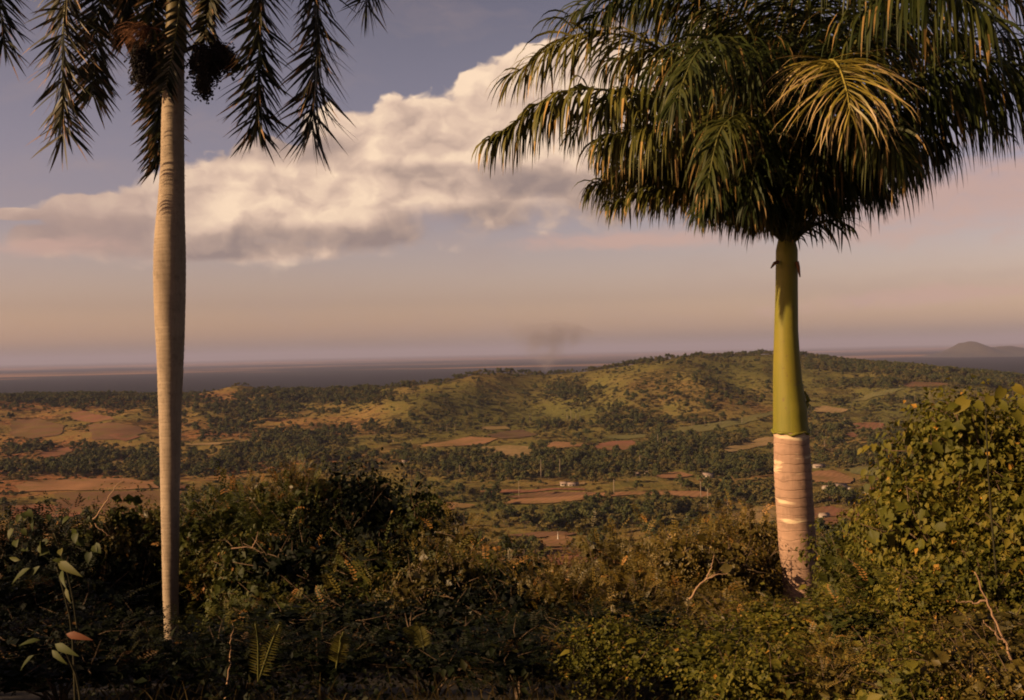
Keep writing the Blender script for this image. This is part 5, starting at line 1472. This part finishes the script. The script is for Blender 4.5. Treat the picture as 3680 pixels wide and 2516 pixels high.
broad_plant([(1003, 388, -120, 1.5, .6), (1014, 386, -50, 1.3, .7), (966, 399, -140, 1.9, .65), (956, 404, -160, 1.2, .4), (975, 402, -70, 1.4, .3), (1014, 410, -80, 1.5, .7), (1022, 398, -100, 1.3, .5), (990, 396, -110, 1.3, .5), (1000, 402, -60, 1.2, .35)],
            7.0, 'climbing shoot with the largest sunlit leaves above the vine mound at the right edge', (HL, HT), (1000, 470), 'leaf_vine')
broad_plant([(868, 446, -150, 1.3, .6), (874, 444, -100, 1.2, .5), (880, 447, -80, 1.4, .4), (886, 443, -60, 1.2, .6), (892, 447, -90, 1.3, .4), (898, 444, -70, 1.2, .5), (862, 449, -170, 1.0, .7)],
            9.3, 'thin leafy shoot jutting left from the shoulder of the vine mound', (HL, HT), (905, 480), 'leaf_vine')
broad_plant([(866, 470, -150, 1.1, .6), (872, 476, -100, 1.2, .3), (878, 470, -80, 1.2, .4), (886, 476, -60, 1.2, .6), (868, 484, -120, 1.3, .2), (876, 490, -100, 1.4, .5)],
            9.2, 'drooping leafy shoot below the upper shoot on the mound shoulder', (HL, HT), (900, 500), 'leaf_vine')
broad_plant([(824, 592, -60, 2.0, .75), (808, 600, -140, 1.9, .45), (818, 606, -90, 2.0, .4), (800, 612, -110, 2.0, .5), (832, 604, -40, 1.6, .5), (806, 586, 150, 1.2, .85), (842, 596, -70, 1.3, .5)],
            9.8, 'large leaved climber hanging in front of the ringed palm foot', (HL, HT), (826, 650), 'leaf_vine')
# bare twigs
def twig(lines, y, label, rad=0.012):
    pts0 = P(lines[0][0][0], lines[0][0][1], y); t = None
    b = MB()
    for i, l in enumerate(lines):
        c = catmull([P(u, v, y + 0.03 * i) - pts0 for u, v in l], 8 + 4 * len(l))[0]
        n = len(c); c = c + np.array([[vnoise(k * 0.9 + i, 3.3), 0, vnoise(k * 0.9, 7.7 + i)] for k in range(n)]) * 0.02
        b.tube(c, np.linspace(rad, rad * 0.35, n) * (1 if i == 0 else 0.7), 5)
    o = obj('bare_twig', b.mesh('bare_twig', M['twig']), None, pts0); tag(o, label, 'twig')
twig([[(690, 600), (700, 584), (712, 577), (728, 573)], [(706, 580), (711, 568), (714, 556)], [(708, 579), (716, 573), (722, 570)]], 10.2, 'pale bare forked twig left of the ringed palm')
twig([[(1024, 692), (1008, 650), (994, 618), (984, 596), (974, 572)], [(986, 602), (972, 603), (956, 601)], [(1004, 642), (992, 630), (982, 620)]], 5.6, 'long reddish bare stem in the lower right corner', 0.009)
twig([[(232, 549), (245, 547), (256, 549)], [(252, 548), (256, 540), (258, 532)]], 14.5, 'short pale bare twig in the thicket right of grey trunk', 0.012)
twig([[(94, 520), (102, 508), (112, 492), (124, 478)], [(94, 524), (104, 532), (110, 536)]], 9.0, 'thin green stem reaching up left of the grey palm', 0.008)
twig([[(226, 700), (229, 668), (231, 640), (233, 624)], ], 6.5, 'thin upright stem at the bottom right of grey trunk', 0.005)

def fern(u0, v0, u1, v1, y, label, seed):
    r = np.random.default_rng(seed); a = P(u0, v0, y); b_ = P(u1, v1, y - 0.2)
    base = a.copy(); t = empty('fern', base, label=label, cat='fern')
    fr = None
    for k in range(2):
        e = (b_ - a) + r.normal(0, 0.10 if k else 0, 3) * (1 if k else 0)
        pts = catmull([(0, 0, 0), e * 0.55 + (0, 0.04, 0.03), e], 26)[0]
        bb = MB(); bb.tube(pts[::3], 0.004, 4); f = obj('frond', bb.mesh('frond', M['rachis']), t)
        T, N, S_ = frames(pts, (0, -1, 0.2)); l = MB()
        for i in range(3, 26):
            q = i / 25; ll = 0.05 * math.sin(min(1, (1.02 - q) * 1.6) * 1.5) + 0.01
            for sg in (-1, 1):
                d = norm(S_[i] * sg + T[i] * 0.25 + r.normal(0, .06, 3)); w = T[i] * 0.005
                l.add([pts[i] - w, pts[i] + d * ll * 0.5 - w * 0.8, pts[i] + d * ll, pts[i] + d * ll * 0.5 + w * 0.8, pts[i] + w], None, [(0, 1, 4), (1, 3, 4), (1, 2, 3)], 0.75)
        o = obj('leaflets', l.mesh('leaflets', M['leaf_broad']), f); o['kind'] = 'stuff'
fern(258, 682, 255, 622, 6.5, 'upright fern in the shade right of the grey palm', 1)
fern(336, 668, 341, 636, 6.3, 'small fern at the bottom left of centre', 2)
fern(424, 650, 404, 628, 7.0, 'small brownish fern beside the black hollow', 3)

# ---------------------------------------------------------------- ground cover and grass
GC = bpy.data.collections.new('ground_cover_sources')
def cover_mesh(seed, mat, L, W, n):
    r = np.random.default_rng(seed); base = np.array([(0, 0, 0), (-W / 2, L * .4, W * .1), (0, L * .45, -.006), (W / 2, L * .4, W * .1), (0, L, -L * .2)]); tri = np.array([(0, 2, 1), (0, 3, 2), (1, 2, 4), (2, 3, 4)])
    pos = np.stack([r.normal(0, 0.16, n), r.normal(0, 0.16, n), r.uniform(0.0, 0.20, n)], 1)
    Rm = orient(r.normal(0, .5, (n, 3)) + np.array([0, 0, 1.0]), r.normal(size=(n, 3))); sc = r.uniform(.5, 1.2, n)
    v = np.einsum('nij,kj->nki', Rm, base) * sc[:, None, None] + pos[:, None]
    f = (np.arange(n)[:, None, None] * 5 + tri[None]).reshape(-1, 3); b = MB(); b.add(v.reshape(-1, 3), None, f, np.repeat(np.clip(r.normal(.4, .2, n), 0, .9), 5))
    return b.mesh('cover', M[mat])
for i, a in enumerate([('leaf_vine', .05, .036, 90), ('leaf_vine', .036, .022, 110), ('leaf_dark_shade', .045, .028, 90), ('leaf_dark_shade', .036, .024, 110)]):
    GC.objects.link(obj('c%d' % i, cover_mesh(700 + i, *a), link=False))
r = np.random.default_rng(31); n = 8500
y = np.sqrt(r.uniform(4.2 ** 2, 30 ** 2, n)); x = (r.uniform(-300, 1900, n) - 512) / F * y
z = terrain(x, y); rt = np.stack([r.normal(0, .2, n), r.normal(0, .2, n), r.uniform(0, 6.28, n)], 1)
lf = np.where(x / y > 0.14 + r.normal(0, 0.05, n), r.integers(0, 2, n), r.integers(2, 4, n))  # clumps on the shaded left take the leaves with shade painted in
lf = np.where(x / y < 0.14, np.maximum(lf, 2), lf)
th_ = (r.uniform(size=n) < 0.55) | (x / y > 0.5)
x, y, z, rt, lf = x[th_], y[th_], z[th_], rt[th_], lf[th_]; n = len(x)
kp = (x / y > 0.12 + r.normal(0, 0.04, n)) | (r.uniform(size=n) < 0.3)
x, y, z, rt, lf = x[kp], y[kp], z[kp], rt[kp], lf[kp]; n = len(x)
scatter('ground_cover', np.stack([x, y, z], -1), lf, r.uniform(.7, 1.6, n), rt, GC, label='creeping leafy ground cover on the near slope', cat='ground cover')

def grass():
    r = np.random.default_rng(41); b = MB()
    M['grass'] = mat_leaf('dry_grass_blades', (0.035, 0.028, 0.008), (0.084, 0.059, 0.017), (0.154, 0.105, 0.035), 0.2, 0.6, 0.2, 1, dry_at=2)
    for k in range(1500):
        y = r.uniform(4.6, 7.5); u = r.uniform(60, 620) if r.random() < .75 else r.uniform(620, 1100)
        x = (u - 512) / F * y; p = np.array([x, y, float(terrain(x, y)) - .02]); d = norm(np.array([r.normal(0, .35), r.normal(0, .35), 1.0]))
        h = r.uniform(.10, .34); w = np.array([0.004, 0.002, 0]); g_ = r.uniform(0.1, 0.9); q = p.copy(); V = []
        for s in range(5):
            ww = w * (1 - s / 4.2); V += [q - ww, q + ww]; d = norm(d + np.array([0, 0, -.35 * g_]) + np.array([d[0], d[1], 0]) * .3); q = q + d * h / 4
        b.add(V, [(0, 1, 3, 2), (2, 3, 5, 4), (4, 5, 7, 6), (6, 7, 9, 8)], None, r.uniform(.2, .8))
    o = obj('grass', b.mesh('grass', M['grass'])); tag(o, 'thin dry grass blades along the bottom edge', 'grass', kind='stuff')
grass()
